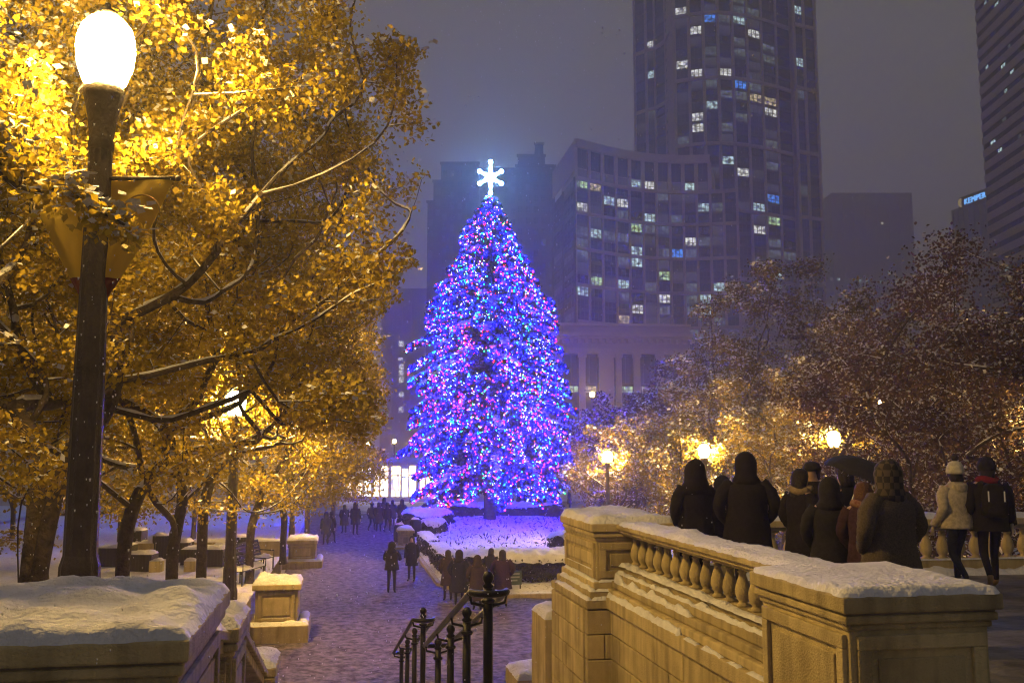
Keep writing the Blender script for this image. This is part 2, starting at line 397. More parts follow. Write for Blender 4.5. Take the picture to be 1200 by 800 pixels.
pr = pedestal('stone_pedestal', 'large panelled stone pedestal with snowy top at the lower right', 3.215, 4.195, 5.835, 7.125, 3.0, 3.99, 'fl', seed=2, h=.055, fine=.035, rough=.6)
obj('plinth', MB().box(3.13, 4.28, 5.75, 7.2, 2.86, 3.06), 'stone', pr, bevel=.015)
pl = pedestal('stone_pedestal', 'broad stone pedestal under thick snow at the lower left', -4.6, -.795, 5.155, 6.825, 2.9, 3.98, 'fr', h=.10, seed=11, fine=.04)
# far pier of the right side, standing on the lower level
pf = pedestal('stone_pier', 'tall snow-topped stone pier where the balustrade ends above the plaza', 3.32, 4.35, 12.47, 14.2, 3.22, 3.97, 'fl', seed=5, h=.10)
for k, (d, a, b) in enumerate(((.06,3.12,3.225),(.12,3.02,3.115),(.19,2.90,3.015))):
    bm_ = obj('base_moulding', MB().box(3.32-d, 4.35, 12.47-d, 14.2+d, a, b), 'stone', pf, bevel=.02)
    snow_cap('snow', 3.32-d+.01, 3.33-d+.075, 12.47-d+.01, 14.15, b, .045, bm_, seed=k*4, step=.05)
    snow_cap('snow', 3.32-d+.08, 3.85, 12.47-d+.005, 12.48-d+.065, b, .045, bm_, seed=k*4+2, step=.05)
rnd = random.Random(5)
def course_face(parent, axis, face, sgn, a0, a1, z_top, n, hgt=.31, length=.86, depth=.14, name='stone'):
    'courses of single stones laid against a backing'
    for c in range(n):
        z1 = z_top - c*hgt; z0 = z1-hgt+.012
        a = a0 - (length*.5 if c % 2 else 0) 
        while a < a1-.02:
            b = min(a+length, a1); s0 = max(a, a0)
            if b-s0 > .06:
                pr_ = rnd.uniform(0,.007)
                lo, hi = sorted((face - sgn*depth, face + sgn*pr_))
                mb = MB().box(s0+.006, b-.006, lo, hi, z0, z1) if axis == 'x' else MB().box(lo, hi, s0+.006, b-.006, z0, z1)
                o = obj(name, mb, 'stone', parent, bevel=.012)
            a += length
obj('core', MB().box(3.28, 4.3, 12.4, 14.3, -.02, 2.895), 'stone_dark', pf)
course_face(pf, 'x', 12.30, -1, 3.14, 3.62, 2.885, 9, length=.48)
course_face(pf, 'y', 3.13, -1, 12.45, 14.36, 2.885, 9, length=.95)

# front balustrade on its wall
bf = thing('stone_balustrade', 'stone balustrade with bulbous balusters along the stairs on the right', 'balustrade')
def baluster_mesh(h, r, nm):
    p = [(.80,0),(.80,.06),(.62,.08),(.55,.12),(.80,.19),(1.0,.30),(1.02,.38),(.92,.50),(.68,.64),(.50,.74),(.46,.80),(.60,.83),(.60,.86),(.46,.88),(.50,.92),(.80,.94),(.80,1.0)]
    m = MB(); m.lathe([(a*r, b*h) for a, b in p], n=14)
    q = r*.86; m.box(-q, q, -q, q, -.001, .05*h); m.box(-q, q, -q, q, .95*h, h+.001)
    return m.mesh(nm, ['stone'], True)
bm1 = baluster_mesh(.385, .074, 'baluster')
for i in range(17):
    link('baluster', bm1, bf, (3.82, 7.36+.31*i, 3.44))
for nm, x0, x1, a, b in (('rail', 3.66, 3.98, 3.82, 3.855), ('rail', 3.62, 4.02, 3.855, 3.90), ('rail', 3.58, 4.06, 3.90, 3.955)):
    rl_ = obj(nm, MB().box(x0, x1, 7.14, 12.45, a, b), 'stone', bf, bevel=.01)
snow_cap('snow', 3.59, 4.05, 7.18, 12.42, 3.955, .05, rl_, seed=21, step=.05)
pp_ = obj('plinth', MB().box(3.64, 4.0, 7.14, 12.45, 3.34, 3.44), 'stone', bf, bevel=.012)
snow_cap('snow', 3.60, 3.74, 7.2, 12.4, 3.435, .035, pp_, seed=22, step=.05, rough=1.6)
for k, (x0, a, b) in enumerate(((3.57,3.24,3.34),(3.51,3.15,3.235),(3.45,3.06,3.145))):
    le_ = obj('ledge', MB().box(x0, 4.0, 7.0, 12.47, a, b), 'stone', bf, bevel=.014)
    if k < 2: snow_cap('snow', x0+.005, x0+.075, (7.2, 9.6)[k], (12.4, 12.35)[k], b, (.04,.075)[k], le_, seed=30+k, step=.05, rough=2.2)
le_ = obj('ledge', MB().box(3.40, 4.0, 6.9, 12.48, 2.90, 3.055), 'stone', bf, bevel=.016)
snow_cap('snow', 3.405, 3.47, 9.6, 12.3, 3.055, .07, le_, seed=41, step=.05, rough=1.5)
for a, b in ((9.1,9.45),(8.5,8.95),(8.1,8.35),(7.5,7.92)): snow_cap('snow', 3.405, 3.465, a, b, 3.055, .03, le_, seed=a, step=.05, rough=1.5)
bw = thing('stone_wall', 'coursed stone wall below the right balustrade beside the steps', 'wall')
obj('core', MB().box(3.56, 3.9, 5.8, 12.4, .4, 2.89), 'stone_dark', bw)
course_face(bw, 'y', 3.45, -1, 5.9, 12.28, 2.895, 8, length=.92)
# newel blocks of the lower flight, right side
for (x0, x1, y0, y1, z1, lb) in ((3.05,3.6,14.45,15.5,2.42,'stone newel block with snow on top beyond the tall pier'), (2.95,3.7,16.2,17.4,1.15,'low stone end block with snowy top at the foot of the stairs')):
    t = thing('stone_block', lb, 'block'); obj('block', MB().box(x0, x1, y0, y1, -.02, z1), 'stone', t, bevel=.02)
    snow_cap('snow', x0, x1, y0, y1, z1, .10, t, seed=z1, step=.06)
# back balustrade of the terrace
bb = thing('stone_balustrade', 'snow-topped stone balustrade closing the terrace behind the walking couple', 'balustrade')
bm2 = baluster_mesh(.48, .098, 'baluster_tall')
for i in range(36): link('baluster', bm2, bb, (4.55+.29*i, 14.2, 3.22))
for x0, x1, a, b in ((14.05,14.35,3.70,3.76),(13.98,14.42,3.76,3.86)): obj('rail', MB().box(4.2, 15.1, x0, x1, a, b), 'stone', bb, bevel=.012)
obj('plinth', MB().box(4.2, 15.1, 14.04, 14.36, 3.0, 3.22), 'stone', bb, bevel=.012)
snow_cap('snow', 4.25, 15.0, 14.0, 14.4, 3.86, .075, bb, seed=51, step=.09)
snow_cap('snow', 4.25, 15.0, 14.03, 14.1, 3.22, .03, bb, seed=52, step=.09)
snow_cap('snow', 4.3, 14.0, 13.7, 14.05, 3.0, .12, bb, seed=53, step=.09)

# left side: stepped, raked balustrade
lb_ = thing('raked_balustrade', 'raked stone stair balustrade stepping down behind the broad left pedestal', 'balustrade')
def raked(v0, v1, z0, z1, x0=-1.42, x1=-.88):
    dz = (z1-z0)
    m = MB()
    for a, b, w in ((-.0,.10,0),(.10,.17,.05)):
        m.add([(x0-w, v0, z0+a-.17),(x1+w, v0, z0+a-.17),(x1+w, v0, z0+b-.17),(x0-w, v0, z0+b-.17),
               (x0-w, v1, z1+a-.17),(x1+w, v1, z1+a-.17),(x1+w, v1, z1+b-.17),(x0-w, v1, z1+b-.17)],
              [(0,1,2,3),(5,4,7,6),(1,5,6,2),(4,0,3,7),(3,2,6,7),(4,5,1,0)])
    obj('rail', m, 'stone', lb_, bevel=.01)
    m = MB().add([(x0, v0, -.02),(x1, v0, -.02),(x1, v0, z0-.68),(x0, v0, z0-.68),(x0, v1, -.02),(x1, v1, -.02),(x1, v1, z1-.68),(x0, v1, z1-.68)],
              [(0,1,2,3),(5,4,7,6),(1,5,6,2),(4,0,3,7),(3,2,6,7),(4,5,1,0)])
    obj('string_wall', m, 'stone', lb_)
    n = int((v1-v0)/.3)
    for i in range(n):
        q = (i+.5)/n; o = link('baluster', bm2, lb_, ((x0+x1)/2, v0+(v1-v0)*q, z0+dz*q-.69)); o.scale = (1,1,1.08)
    snow_cap('snow', x0-.04, x1+.04, v0+.03, v1-.03, z0, .09, lb_, seed=v0, step=.07, slope=(0, dz/(v1-v0)))
raked(6.92, 8.05, 3.72, 3.50); raked(9.05, 12.6, 3.42, 2.22)
def newel(lab, x0, x1, y0, y1, z0, z1, sd):
    t = pedestal('stone_newel', lab, x0, x1, y0, y1, z0, z1, 'fr', h=.10, seed=sd, over=.055); return t
newel('snow-capped stone newel in the middle of the left stair balustrade', -1.5, -.82, 8.1, 9.0, 1.6, 3.52, 3)
newel('lowest stone newel of the left stair balustrade at the plaza edge', -1.45, -.80, 12.7, 13.6, -.02, 2.24, 7)
snow_cap('snow', -.78, -.45, 13.0, 16.4, 0.35, .5, tag(obj('snow_bank', MB().box(-.75,-.4,13,16.4,-.02,.4), 'snow'), 'lumpy bank of shovelled snow at the foot of the left newel', 'snow'), seed=3, rough=1.4)

# low walls and pedestals along the left of the path
def low_pedestal(lab, u0, u1, v0, v1, h, base=.35, sd=0):
    t = thing('path_pedestal', lab, 'pedestal', group='stone pedestals along the path')
    obj('base', MB().box(u0-.35, u1+.3, v0-.45, v1+.35, -.02, base), 'stone', t, bevel=.02)
    snow_cap('snow', u0-.33, u1+.28, v0-.43, v0-.02, base, .08, t, seed=sd, step=.07)
    snow_cap('snow', u1+.02, u1+.28, v0, v1+.3, base, .08, t, seed=sd+1, step=.07)
    obj('die', MB().box(u0, u1, v0, v1, base, h-.16), 'stone', t, bevel=.015)
    obj('cap', MB().box(u0-.08, u1+.08, v0-.08, v1+.08, h-.15, h), 'stone', t, bevel=.02)
    panel(t, 'x', u0+.08, u1-.08, base+.06, h-.2, v0, -1, fr=.08)
    snow_cap('snow', u0-.07, u1+.07, v0-.07, v1+.07, h, .15, t, seed=sd+2, step=.07)
low_pedestal('panelled stone pedestal with base steps in front of the park bench', -2.15, -1.05, 26.6, 27.9, 1.45, .45, 1)
low_pedestal('second stone pedestal along the path, beyond the benches', -2.15, -1.0, 43.0, 44.6, 1.15, .3, 5)
low_pedestal('pale stone block beside the litter bins at the left edge of the bed', 3.0, 3.7, 50.2, 51.4, .95, .12, 9)
def low_wall(lab, u0, u1, v0, v1, z, sd):
    t = thing('low_wall', lab, 'wall'); obj('wall', MB().box(u0, u1, v0, v1, -.02, z), 'stone', t, bevel=.02)
    snow_cap('snow', u0, u1, v0, v1, z, .11, t, seed=sd, step=.12)
low_wall('low snow-covered wall between the stair newel and the path pedestal', -2.62, -2.2, 15.2, 26.0, 1.25, 3)
low_wall('long low stone wall behind the park benches', -8.0, -2.3, 40.5, 41.0, 1.35, 4)

# ------------------------------------------------------------------ iron handrails
def handrail(lab, v0, v1, z0, z1, u=1.06, r=.033, seed=0):
    t = thing('stair_handrail', lab, 'handrail', (u, v0, z0-.92), group='iron handrails on the stairs')
    n = 4
    for i in range(n):
        q = i/(n-1)*.96; y = (v1-v0)*q; z = (z1-z0)*q + .92
        m = MB()
        top = z + (.05 if i == 0 else -.04)
        m.tube([(0,y,z-1.75 if i else -.05),(0,y,top-.02)], [r*1.05,r*1.05], 10)
        m.lathe([(r*1.5,-.12),(r*1.6,-.10),(r*1.1,-.09)], (0,y,top), 10)
        m.lathe([(r*1.0,-.02),(r*1.35,.0),(r*.8,.015),(r*1.25,.045),(r*1.3,.065),(r*.8,.095),(r*.15,.105)], (0,y,top), 10)
        m.lathe([(r*1.6,0),(r*1.6,.06),(r*1.1,.09)], (0,y,z-.92), 10)
        obj('post', m, 'iron', t, smooth=True)
        obj('bracket', MB().tube([(-.13,y,z-.02),(-.12,y,z-.07),(0,y,z-.10),(.12,y,z-.07),(.13,y,z-.02)], .012, 6), 'iron', t, smooth=True)
    sl = (z1-z0)/(v1-v0)
    for s in (-1, 1):
        pts = [(.13*s, -.02, .93)] + [(.13*s, (v1-v0)*k/6, .92+(z1-z0)*k/6) for k in range(7)]
        obj('rail', MB().tube(pts, .026, 8), 'iron', t, smooth=True)
    for yy, zz, sg in ((-.02,.93,-1),(v1-v0,.92+z1-z0,1)):
        obj('rail_loop', MB().tube([(.13*math.cos(a), yy+sg*.13*math.sin(a), zz-(.0 if sg<0 else .03*math.sin(a))) for a in [PI*k/10 for k in range(11)]], .026, 8), 'iron', t, smooth=True)
handrail('nearer black iron double handrail at the head of the stairs', 7.0, 10.7, 3.90, 2.83)
handrail('smaller black iron double handrail on the lower flight', 12.45, 16.8, 2.81, 1.55)

# ------------------------------------------------------------------ benches
def bench(lab, loc, rz):
    t = thing('park_bench', lab, 'bench', loc, rz, 'benches by the path')
    for k in range(4): obj('slat', MB().box(-.85,.85,-.22+.12*k,-.13+.12*k,.42,.45), 'iron', t, bevel=.006)
    for k in range(5): obj('back_slat', MB().box(-.85,.85,.27+.035*k,.30+.035*k,.50+.11*k,.59+.11*k), 'iron', t, bevel=.006)
    for s in (-.8,0,.8):
        obj('leg', MB().tube([(s,-.2,0),(s,-.2,.42)], .022, 6), 'iron', t); obj('leg', MB().tube([(s,.24,0),(s,.25,.42),(s,.43,1.02)], .022, 6), 'iron', t)
    for s in (-.8,.8): obj('armrest', MB().tube([(s,-.22,.42),(s,-.22,.66),(s,.3,.68)], .02, 6), 'iron', t)
    snow_cap('snow', -.84,.84,-.21,.22,.455,.09, t, seed=loc[1], step=.08)
bench('metal slatted park bench just behind the panelled pedestal', (-2.75, 31.0, .94), R(70))
bench('metal slatted park bench further along the left path edge', (-2.75, 34.8, .82), R(70))
# ------------------------------------------------------------------ street lamps
LAMPS = []      # (world position, globe radius)
def globe_prof(r, h): return [(r*.50,-.5*h),(r*.72,-.44*h),(r*.93,-.22*h),(r,.02*h),(r*.97,.16*h),(r*.84,.32*h),(r*.6,.43*h),(r*.3,.485*h),(r*.05,.5*h)]
def lamp(lab, p, r=.25, h=.62, zg=0, gm='globe_far', group='acorn street lamps', pr=.085, clear=True):
    t = thing('street_lamp', lab, 'street lamp', (p.x, p.y, zg), 0, group)
    z = p.z-zg
    obj('globe', MB().lathe(globe_prof(r, h), (0,0,z), 20), gm, t, smooth=True)
    obj('finial', MB().lathe([(r*.42,.475*h),(r*.45,.50*h),(r*.3,.56*h),(r*.12,.60*h),(r*.1,.66*h),(.01,.68*h)], (0,0,z), 12), 'post_paint', t, smooth=True)
    zb = z-.5*h
    obj('capital', MB().lathe([(pr*.95,-.62),(pr*1.1,-.6),(pr*1.0,-.5),(pr*1.25,-.28),(pr*1.65,-.10),(pr*1.75,-.04),(r*.60,.0),(r*.60,.03)], (0,0,zb), 14), 'post_paint', t, smooth=True)
    n = 12; ring = []
    for zz, q in ((0,2.0),(.35,1.95),(.45,1.7),(.9,1.6),(1.0,1.35),(2.2,1.28),(zb-.55,.95)):
        ring.append([(pr*q*(1 if i % 2 else .93)*math.cos(PI*i/n), pr*q*(1 if i % 2 else .93)*math.sin(PI*i/n), zz) for i in range(2*n)])
    obj('post', MB().rings(ring), 'post_paint', t)
    LAMPS.append((p.copy(), r if clear else .0)); return t
p0 = at(124, 60, 8.7)
l0 = lamp('tall street lamp with glowing acorn globe and two banners, front left', p0, .265, .70, lawn_z(8), 'globe', pr=.108)
snow_cap('snow', -.25, .25, -.2, .2, .0, .12, l0, seed=4)
# two tapering cloth banners on brackets
zb = at(124, 209, 8.7).z - lawn_z(8)
dirv = Vector((COSY, -SINY, 0))
for s, w in ((1, .68), (-1, .66)):
    b = obj('banner_bracket', MB().tube([dirv*(.08*s)+Vector((0,0,zb)), dirv*(s*(w+.04))+Vector((0,0,zb))], .022, 8).ball(dirv*(s*(w+.05))+Vector((0,0,zb)), .03), 'post_paint', l0, smooth=True)
    def row(t_, off):
        z = zb-.02-t_*1.10; w0 = .10; w1 = w0+(w-.12)*(1-t_)**.9+.03
        return [dirv*(s*(w0+(w1-w0)*q)) + Vector((SINY, COSY, 0))*(.03*math.sin(q*5+t_*4+s)+off) + Vector((0,0,z)) for q in (0,.2,.4,.6,.8,1)]
    ts = [i/12 for i in range(13)]
    for nm, mm, rg in (('banner', 'banner', ts[:11]), ('banner_tip', 'banner_red', ts[10:])):
        m = MB(); A = [row(t_, 0) for t_ in rg]; B = [row(t_, .008) for t_ in rg]
        for Q, fl in ((A, 0), (B, 1)):
            vs = [p for r_ in Q for p in r_]; fs = []
            for j in range(len(Q)-1):
                for i in range(5):
                    q = (j*6+i, j*6+i+1, (j+1)*6+i+1, (j+1)*6+i); fs.append(q if fl else q[::-1])
            m.add(vs, fs)
        obj(nm, m, mm, l0, smooth=True)
    if s == 1:
        m = MB(); c_ = dirv*.42 + Vector((0,0,zb-.34))
        m.tube([c_ - Vector((SINY, COSY, 0))*.045 + dirv*(.17*math.cos(a)) + Vector((0,0,.17*math.sin(a))) for a in [PI*k/14 for k in range(15)]], .007, 5)
        obj('printed_arc', m, 'banner_print', l0)
    else:
        m = MB()
        for xx, hh in ((-.50,.17),(-.36,.17),(-.22,.17)):
            c_ = dirv*xx + Vector((0,0,zb-.24)) - Vector((SINY, COSY, 0))*.045
            obj('printed_stroke', MB().tube([c_ - Vector((0,0,hh/2)), c_ + Vector((0,0,hh/2))], .010, 5), 'knit_cream', l0)
        pass
lamp('second street lamp on the left, globe half hidden among golden leaves', at(276, 472, 24), .25, .60, lawn_z(24.5), 'globe_mid', pr=.10)
lamp('next lamp of the right row, standing just past the right edge of the view', Vector((16.8, 20.2, 5.3)), .17, .42, 0)
lamp('street lamp behind the umbrella on the right', at(977, 514, 31), .20, .50, 0)
lamp('street lamp above the hooded pair at the balustrade', at(825, 528, 37), .21, .50, 0)
lamp('street lamp just right of the lit Christmas tree', at(712, 535, 52), .26, .58, 0)
lamp('small distant street lamp among the trees at the far right', at(1031, 471, 62), .09, .2, 0, pr=.04)
lamp('unseen street lamp added deep in the left row of golden trees', at(345, 505, 44), .22, .5, lawn_z(44), 'globe_mid', clear=False)  # kept out of sight in the leaves, for its light on the canopy
lamp('street lamp in front of the columned building', at(694, 462, 190), .45, .9, 0, pr=.2)
for i, (px, py, D) in enumerate(((432,520,128),(462,517,150),(481,519,170))):
    lamp(('leftmost','middle','rightmost')[i]+' of three small street lamps over the bright street', at(px, py, D), .22, .5, 0, pr=.1, group='street lamps on the far street', clear=False)

# ------------------------------------------------------------------ trees
NOPRUNE = 0
def prune(P, extra=()):
    'keep foliage from growing right in front of the lamp globes and the near post'
    px, py, D = proj(P); keep = np.ones(len(P), bool)
    for (lp, r) in LAMPS:
        a, b, d = (float(q[0]) for q in proj([lp])); rr = F*r/d*1.35
        keep &= ~((np.hypot(px-a, (py-b)/1.25) < rr) & (D < d+.3))
    return keep
def skeleton(rng, base, targets, trunk_h, r0, stems=1, lean=(0,0), wob=.10, step=.34, rise=.55):
    'nodes grown from the trunk to every target, thick where many of them share a way'
    pos = [np.array(base, float)]; par = [-1]
    for s in range(stems):
        k = max(4, int(trunk_h/.3)); cur = 0; a = rng.uniform(0, 2*PI); sp = (.16 if stems > 1 else .02)
        for i in range(1, k+1):
            q = i/k
            p = np.array(base) + np.array([lean[0]*q + math.cos(a)*sp*q*trunk_h*.8 + rng.normal()*.025, lean[1]*q + math.sin(a)*sp*q*trunk_h*.8 + rng.normal()*.025, trunk_h*q])
            pos.append(p); par.append(cur); cur = len(pos)-1
    chains = []
    tp = np.array(base) + np.array([lean[0], lean[1], trunk_h])
    order = np.argsort(np.linalg.norm(targets-tp, axis=1))
    ends = []
    P = np.zeros((60000,3)); P[:len(pos)] = pos
    low = base[2] + trunk_h*.55
    for ti in order:
        t = targets[ti]; n = len(pos)
        d = t - P[:n]; dist = np.linalg.norm(d, axis=1)
        cost = dist + .9*np.maximum(0, P[:n,2]-t[2]+.15) + np.where(P[:n,2] < low, 6, 0)
        j = int(np.argmin(cost)); a = P[j].copy(); L = np.linalg.norm(t-a)
        k = max(2, int(L/step)); cur = j
        off = rng.normal(size=3)*wob*L; off[2] += rise*L*.22
        for i in range(1, k+1):
            q = i/k; p = a + (t-a)*q + off*math.sin(PI*q) + rng.normal(size=3)*.018
            pos.append(p); par.append(cur); cur = len(pos)-1; P[cur] = p
        ends.append(cur)
    n = len(pos); cnt = np.zeros(n); 
    for e in ends: cnt[e] += 1
    for i in range(n-1, 0, -1): cnt[par[i]] += cnt[i]
    rad = r0*np.power(np.maximum(cnt, .6)/max(cnt[0],1), .47)
    par = np.array(par); dom = np.full(n, -1)
    for i in range(1, n):
        q = par[i]
        if dom[q] < 0 or cnt[i] > cnt[dom[q]]: dom[q] = i
    Q = P[:n].copy(); ok = np.where((par >= 0) & (dom >= 0))[0]
    for _ in range(4): Q[ok] = .5*Q[ok] + .25*(Q[par[ok]] + Q[dom[ok]])
    return Q, par, rad, cnt
def wood_mesh(P, par, rad, name, snow=True, rmin=.005):
    kids = [[] for _ in P]
    for i, p in enumerate(par):
        if p >= 0: kids[p].append(i)
    m = MB(); sn = MB()
    starts = [(0, None)]
    while starts:
        i, pr_ = starts.pop()
        chain = [i] if pr_ is None else [pr_, i]
        while kids[i]:
            ks = sorted(kids[i], key=lambda k: -rad[k])
            for k in ks[1:]: starts.append((k, i))
            i = ks[0]; chain.append(i)
        pts = [P[c] for c in chain]; rr = [max(rad[c], rmin) for c in chain]
        if pr_ is not None: rr[0] = min(rr[0], rr[1]*1.15)
        if chain[0] == 0: rr[0] *= 1.35
        n = 9 if rr[0] > .08 else (6 if rr[0] > .03 else 4)
        m.tube(pts, rr, n, cap=False)
        if snow and len(pts) > 2:
            run = []
            for a, (p, r) in enumerate(zip(pts, rr)):
                b = pts[min(a+1, len(pts)-1)] - pts[max(a-1, 0)]; steep = abs(b[2])/(np.linalg.norm(b)+1e-6)
                if steep < .8 and r > .006: run.append((p + np.array([0,0,r*.62+.003]), (r*.66+.006)*(.78+.45*math.sin(a*1.7+p[0]*5))))
                else:
                    if len(run) > 1: sn.tube([q for q, _ in run], [w for _, w in run], 5)
                    run = []
            if len(run) > 1: sn.tube([q for q, _ in run], [w for _, w in run], 5)
    return m, sn
def crown_targets(rng, c, rx, ry, rz, n, inner=.35, flat=-.75):
    out = []
    while len(out) < n:
        p = rng.uniform(-1, 1, 3); d = np.linalg.norm(p)
        if d > 1 or d < inner and rng.random() < .6 or p[2] < flat: continue
        p = p*(1+.16*math.sin(5*math.atan2(p[1], p[0])+c[0]) + .10*math.sin(9*p[2]+c[1]))
        out.append(np.array(c)+p*np.array([rx, ry, rz]))
    return np.array(out)
def deciduous(lab, base, crown, nt, nleaf, lsize, leafmat, seed, trunk_h, r0, stems=1, snow_frac=.0, hexa=False, extra=None, group='golden trees on the left', csig=.20, lean=(0,0), inner=.35, flat=-.75, keepfn=None, snow_size=1.2, spread=.10):
    rng = np.random.default_rng(seed)
    c, rx, ry, rz = crown
    T = crown_targets(rng, c, rx, ry, rz, nt, inner, flat)
    if extra is not None: T = np.vstack([T, extra])
    if keepfn is not None: T = T[keepfn(T)]
    P, par, rad, cnt = skeleton(rng, base, T, trunk_h, r0, stems, lean)
    t = thing('deciduous_tree', lab, 'tree', (0,0,0), 0, group)
    m, sn = wood_mesh(P, par, rad, 'trunk', rmin=.004 if lsize < .1 else .008)
    obj('trunk', m, 'bark', t, smooth=True)
    if sn.f: tag(obj('branch_snow', sn, 'snow', t, smooth=True), kind='stuff')
    # leaves gather along the thin twigs
    thin = np.where((cnt <= 3) & (np.arange(len(P)) > 20))[0]
    w = 1.0/np.maximum(cnt[thin], 1); w /= w.sum()
    ncl = nleaf//14
    cc = P[rng.choice(thin, ncl, p=w)] + rng.normal(size=(ncl,3))*spread
    cc = cc[prune(cc)]
    if keepfn is not None: cc = cc[keepfn(cc)]
    cl_rnd = rng.uniform(0, 1, len(cc))
    idx = rng.integers(0, len(cc), nleaf)
    L = cc[idx] + rng.normal(size=(nleaf,3))*np.array([csig, csig, csig*.62])
    k = prune(L); 
    if keepfn is not None: k &= keepfn(L)
    L = L[k]; idx = idx[k]
    V, Fc = leaves(L, np.full(len(L), lsize), rng, up=.3, droop=1.1, hexa=hexa)
    rv = np.clip(cl_rnd[idx]*.55 + rng.uniform(0, .6, len(L)) - .1, 0, 1)
    o = link('leaves', np_mesh('leaves', V, Fc, leafmat, rv), t); tag(o, kind='stuff')
    if snow_frac:
        ns = int(len(L)*snow_frac)
        hv = rng.integers(0, len(cc), ns); ok = cl_rnd[hv] > .35; hv = hv[ok]; ns = len(hv)
        S = cc[hv] + rng.normal(size=(ns,3))*np.array([csig*.8, csig*.8, csig*.25]) + np.array([0,0,csig*.45])
        S = S[prune(S)]
        V, Fc = leaves(S, np.full(len(S), lsize*snow_size), rng, up=1.3, droop=.2, aspect=.9)
        tag(link('leaf_snow', np_mesh('leaf_snow', V, Fc, 'snow'), t), kind='stuff')
    return t
LIM = [(-400,440),(0,455),(60,492),(160,512),(215,495),(270,482),(330,478),(395,438),(450,468),(510,440),(555,468),(600,425),(622,375),(645,250),(900,200)]
def left_limit(P):
    'the left trees have been kept clear of the view down the path'
    px, py, D = proj(P)
    return px < np.interp(py, [a for a, _ in LIM], [b for _, b in LIM]) + 9*np.sin(py*.13) + 6*np.sin(py*.31+D)
def LT(px, D): p = ground_at(px, D); p.z = lawn_z(p.y)-.06; return p
# near left trees; the crown is kept behind the lamp post, with one snowy branch reaching in front of the banner
def behind_post(P):
    px, py, D = proj(P)
    return ((D > 9.3) | ((px < 60) & (py > 60))) & left_limit(P)
b = LT(40, 11.3); c = at(215, 165, 12.6)
deciduous('near multi-stemmed golden tree right behind the banner lamp', tuple(b), ((c.x-.6, c.y+.6, 8.7), 4.3, 4.0, 4.3), 620, 108000, .072, 'gold_leaf', 1, 2.6, .14, stems=3, keepfn=behind_post, snow_frac=.09, csig=.15, inner=.25, snow_size=1.2)
nb = np.array([tuple(at(x, y, d)) for x, y, d in ((-40,150,8.0),(0,185,7.8),(30,200,7.7),(60,212,7.7),(90,232,7.65),(120,252,7.6),(150,268,7.6),(-20,120,8.1),(20,150,8.0),(0,225,7.8),(45,235,7.8))])
b = LT(-230, 10.2); c = at(-170, 150, 10.2)
def edge(P):
    px, py, D = proj(P); return (px < 75) | ((py > 150) & (px < 175) & (py < 300) & (px < 60+(py-190)*1.6))
deciduous('nearest golden tree, leaning in at the left with a snow-laden branch over the banner', tuple(b), ((c.x, c.y+.3, 8.0), 2.5, 2.2, 2.9), 150, 15000, .075, 'gold_leaf', 2, 2.6, .15, extra=nb, keepfn=edge, snow_frac=.45, csig=.115, snow_size=1.15)
LEFT = [(206,20.0,5.0,7.8,4.6,30000,.085,250,'golden tree with a stout trunk in the middle of the left lawn'),
        (242,23.5,4.5,7.4,4.4,26000,.09,220,'slim golden tree beside the second lamp post'),
        (150,17.5,4.4,8.8,4.6,26000,.085,220,'tall golden tree whose trunk stands behind the near lamp post'),
        (297,30.0,4.4,6.6,4.2,24000,.10,190,'golden tree just right of the second lamp'),
        (335,37.0,4.2,6.0,3.9,20000,.11,170,'golden tree standing over the park benches'),
        (362,46.0,4.0,5.6,3.6,17000,.12,150,'golden tree beyond the benches near the path'),
        (392,58.0,3.8,5.6,3.5,15000,.13,130,'last golden tree before the bright street'),
        (60,31.0,5.0,7.0,5.0,22000,.12,170,'golden tree at the back of the lawn on the far left'),
        (145,41.0,5.2,7.0,5.0,20000,.14,160,'thin-trunked golden tree behind the dark planters'),
        (230,52.0,5.5,7.2,5.2,18000,.16,150,'golden tree in the back row behind the second lamp'),
        (20,52.0,6.0,8.0,6.0,18000,.18,140,'golden tree far back at the left edge')]
for i, (px, D, Rr, zc, rz, nl, ls, nt, lb) in enumerate(LEFT):
    b = LT(px, D)
    cx = -.0
    deciduous(lb, tuple(b), ((b.x+cx, b.y, max(zc, b.z+rz*.72)+.3), Rr, Rr, rz), int(nt*1.25), int(nl*(1.7 if D < 28 else 1.25)), ls*(.97 if D < 28 else 1.08), 'gold_leaf_far', 20+i, 2.1, .125, keepfn=left_limit, snow_frac=.09, csig=.24, flat=-.9, spread=.14)
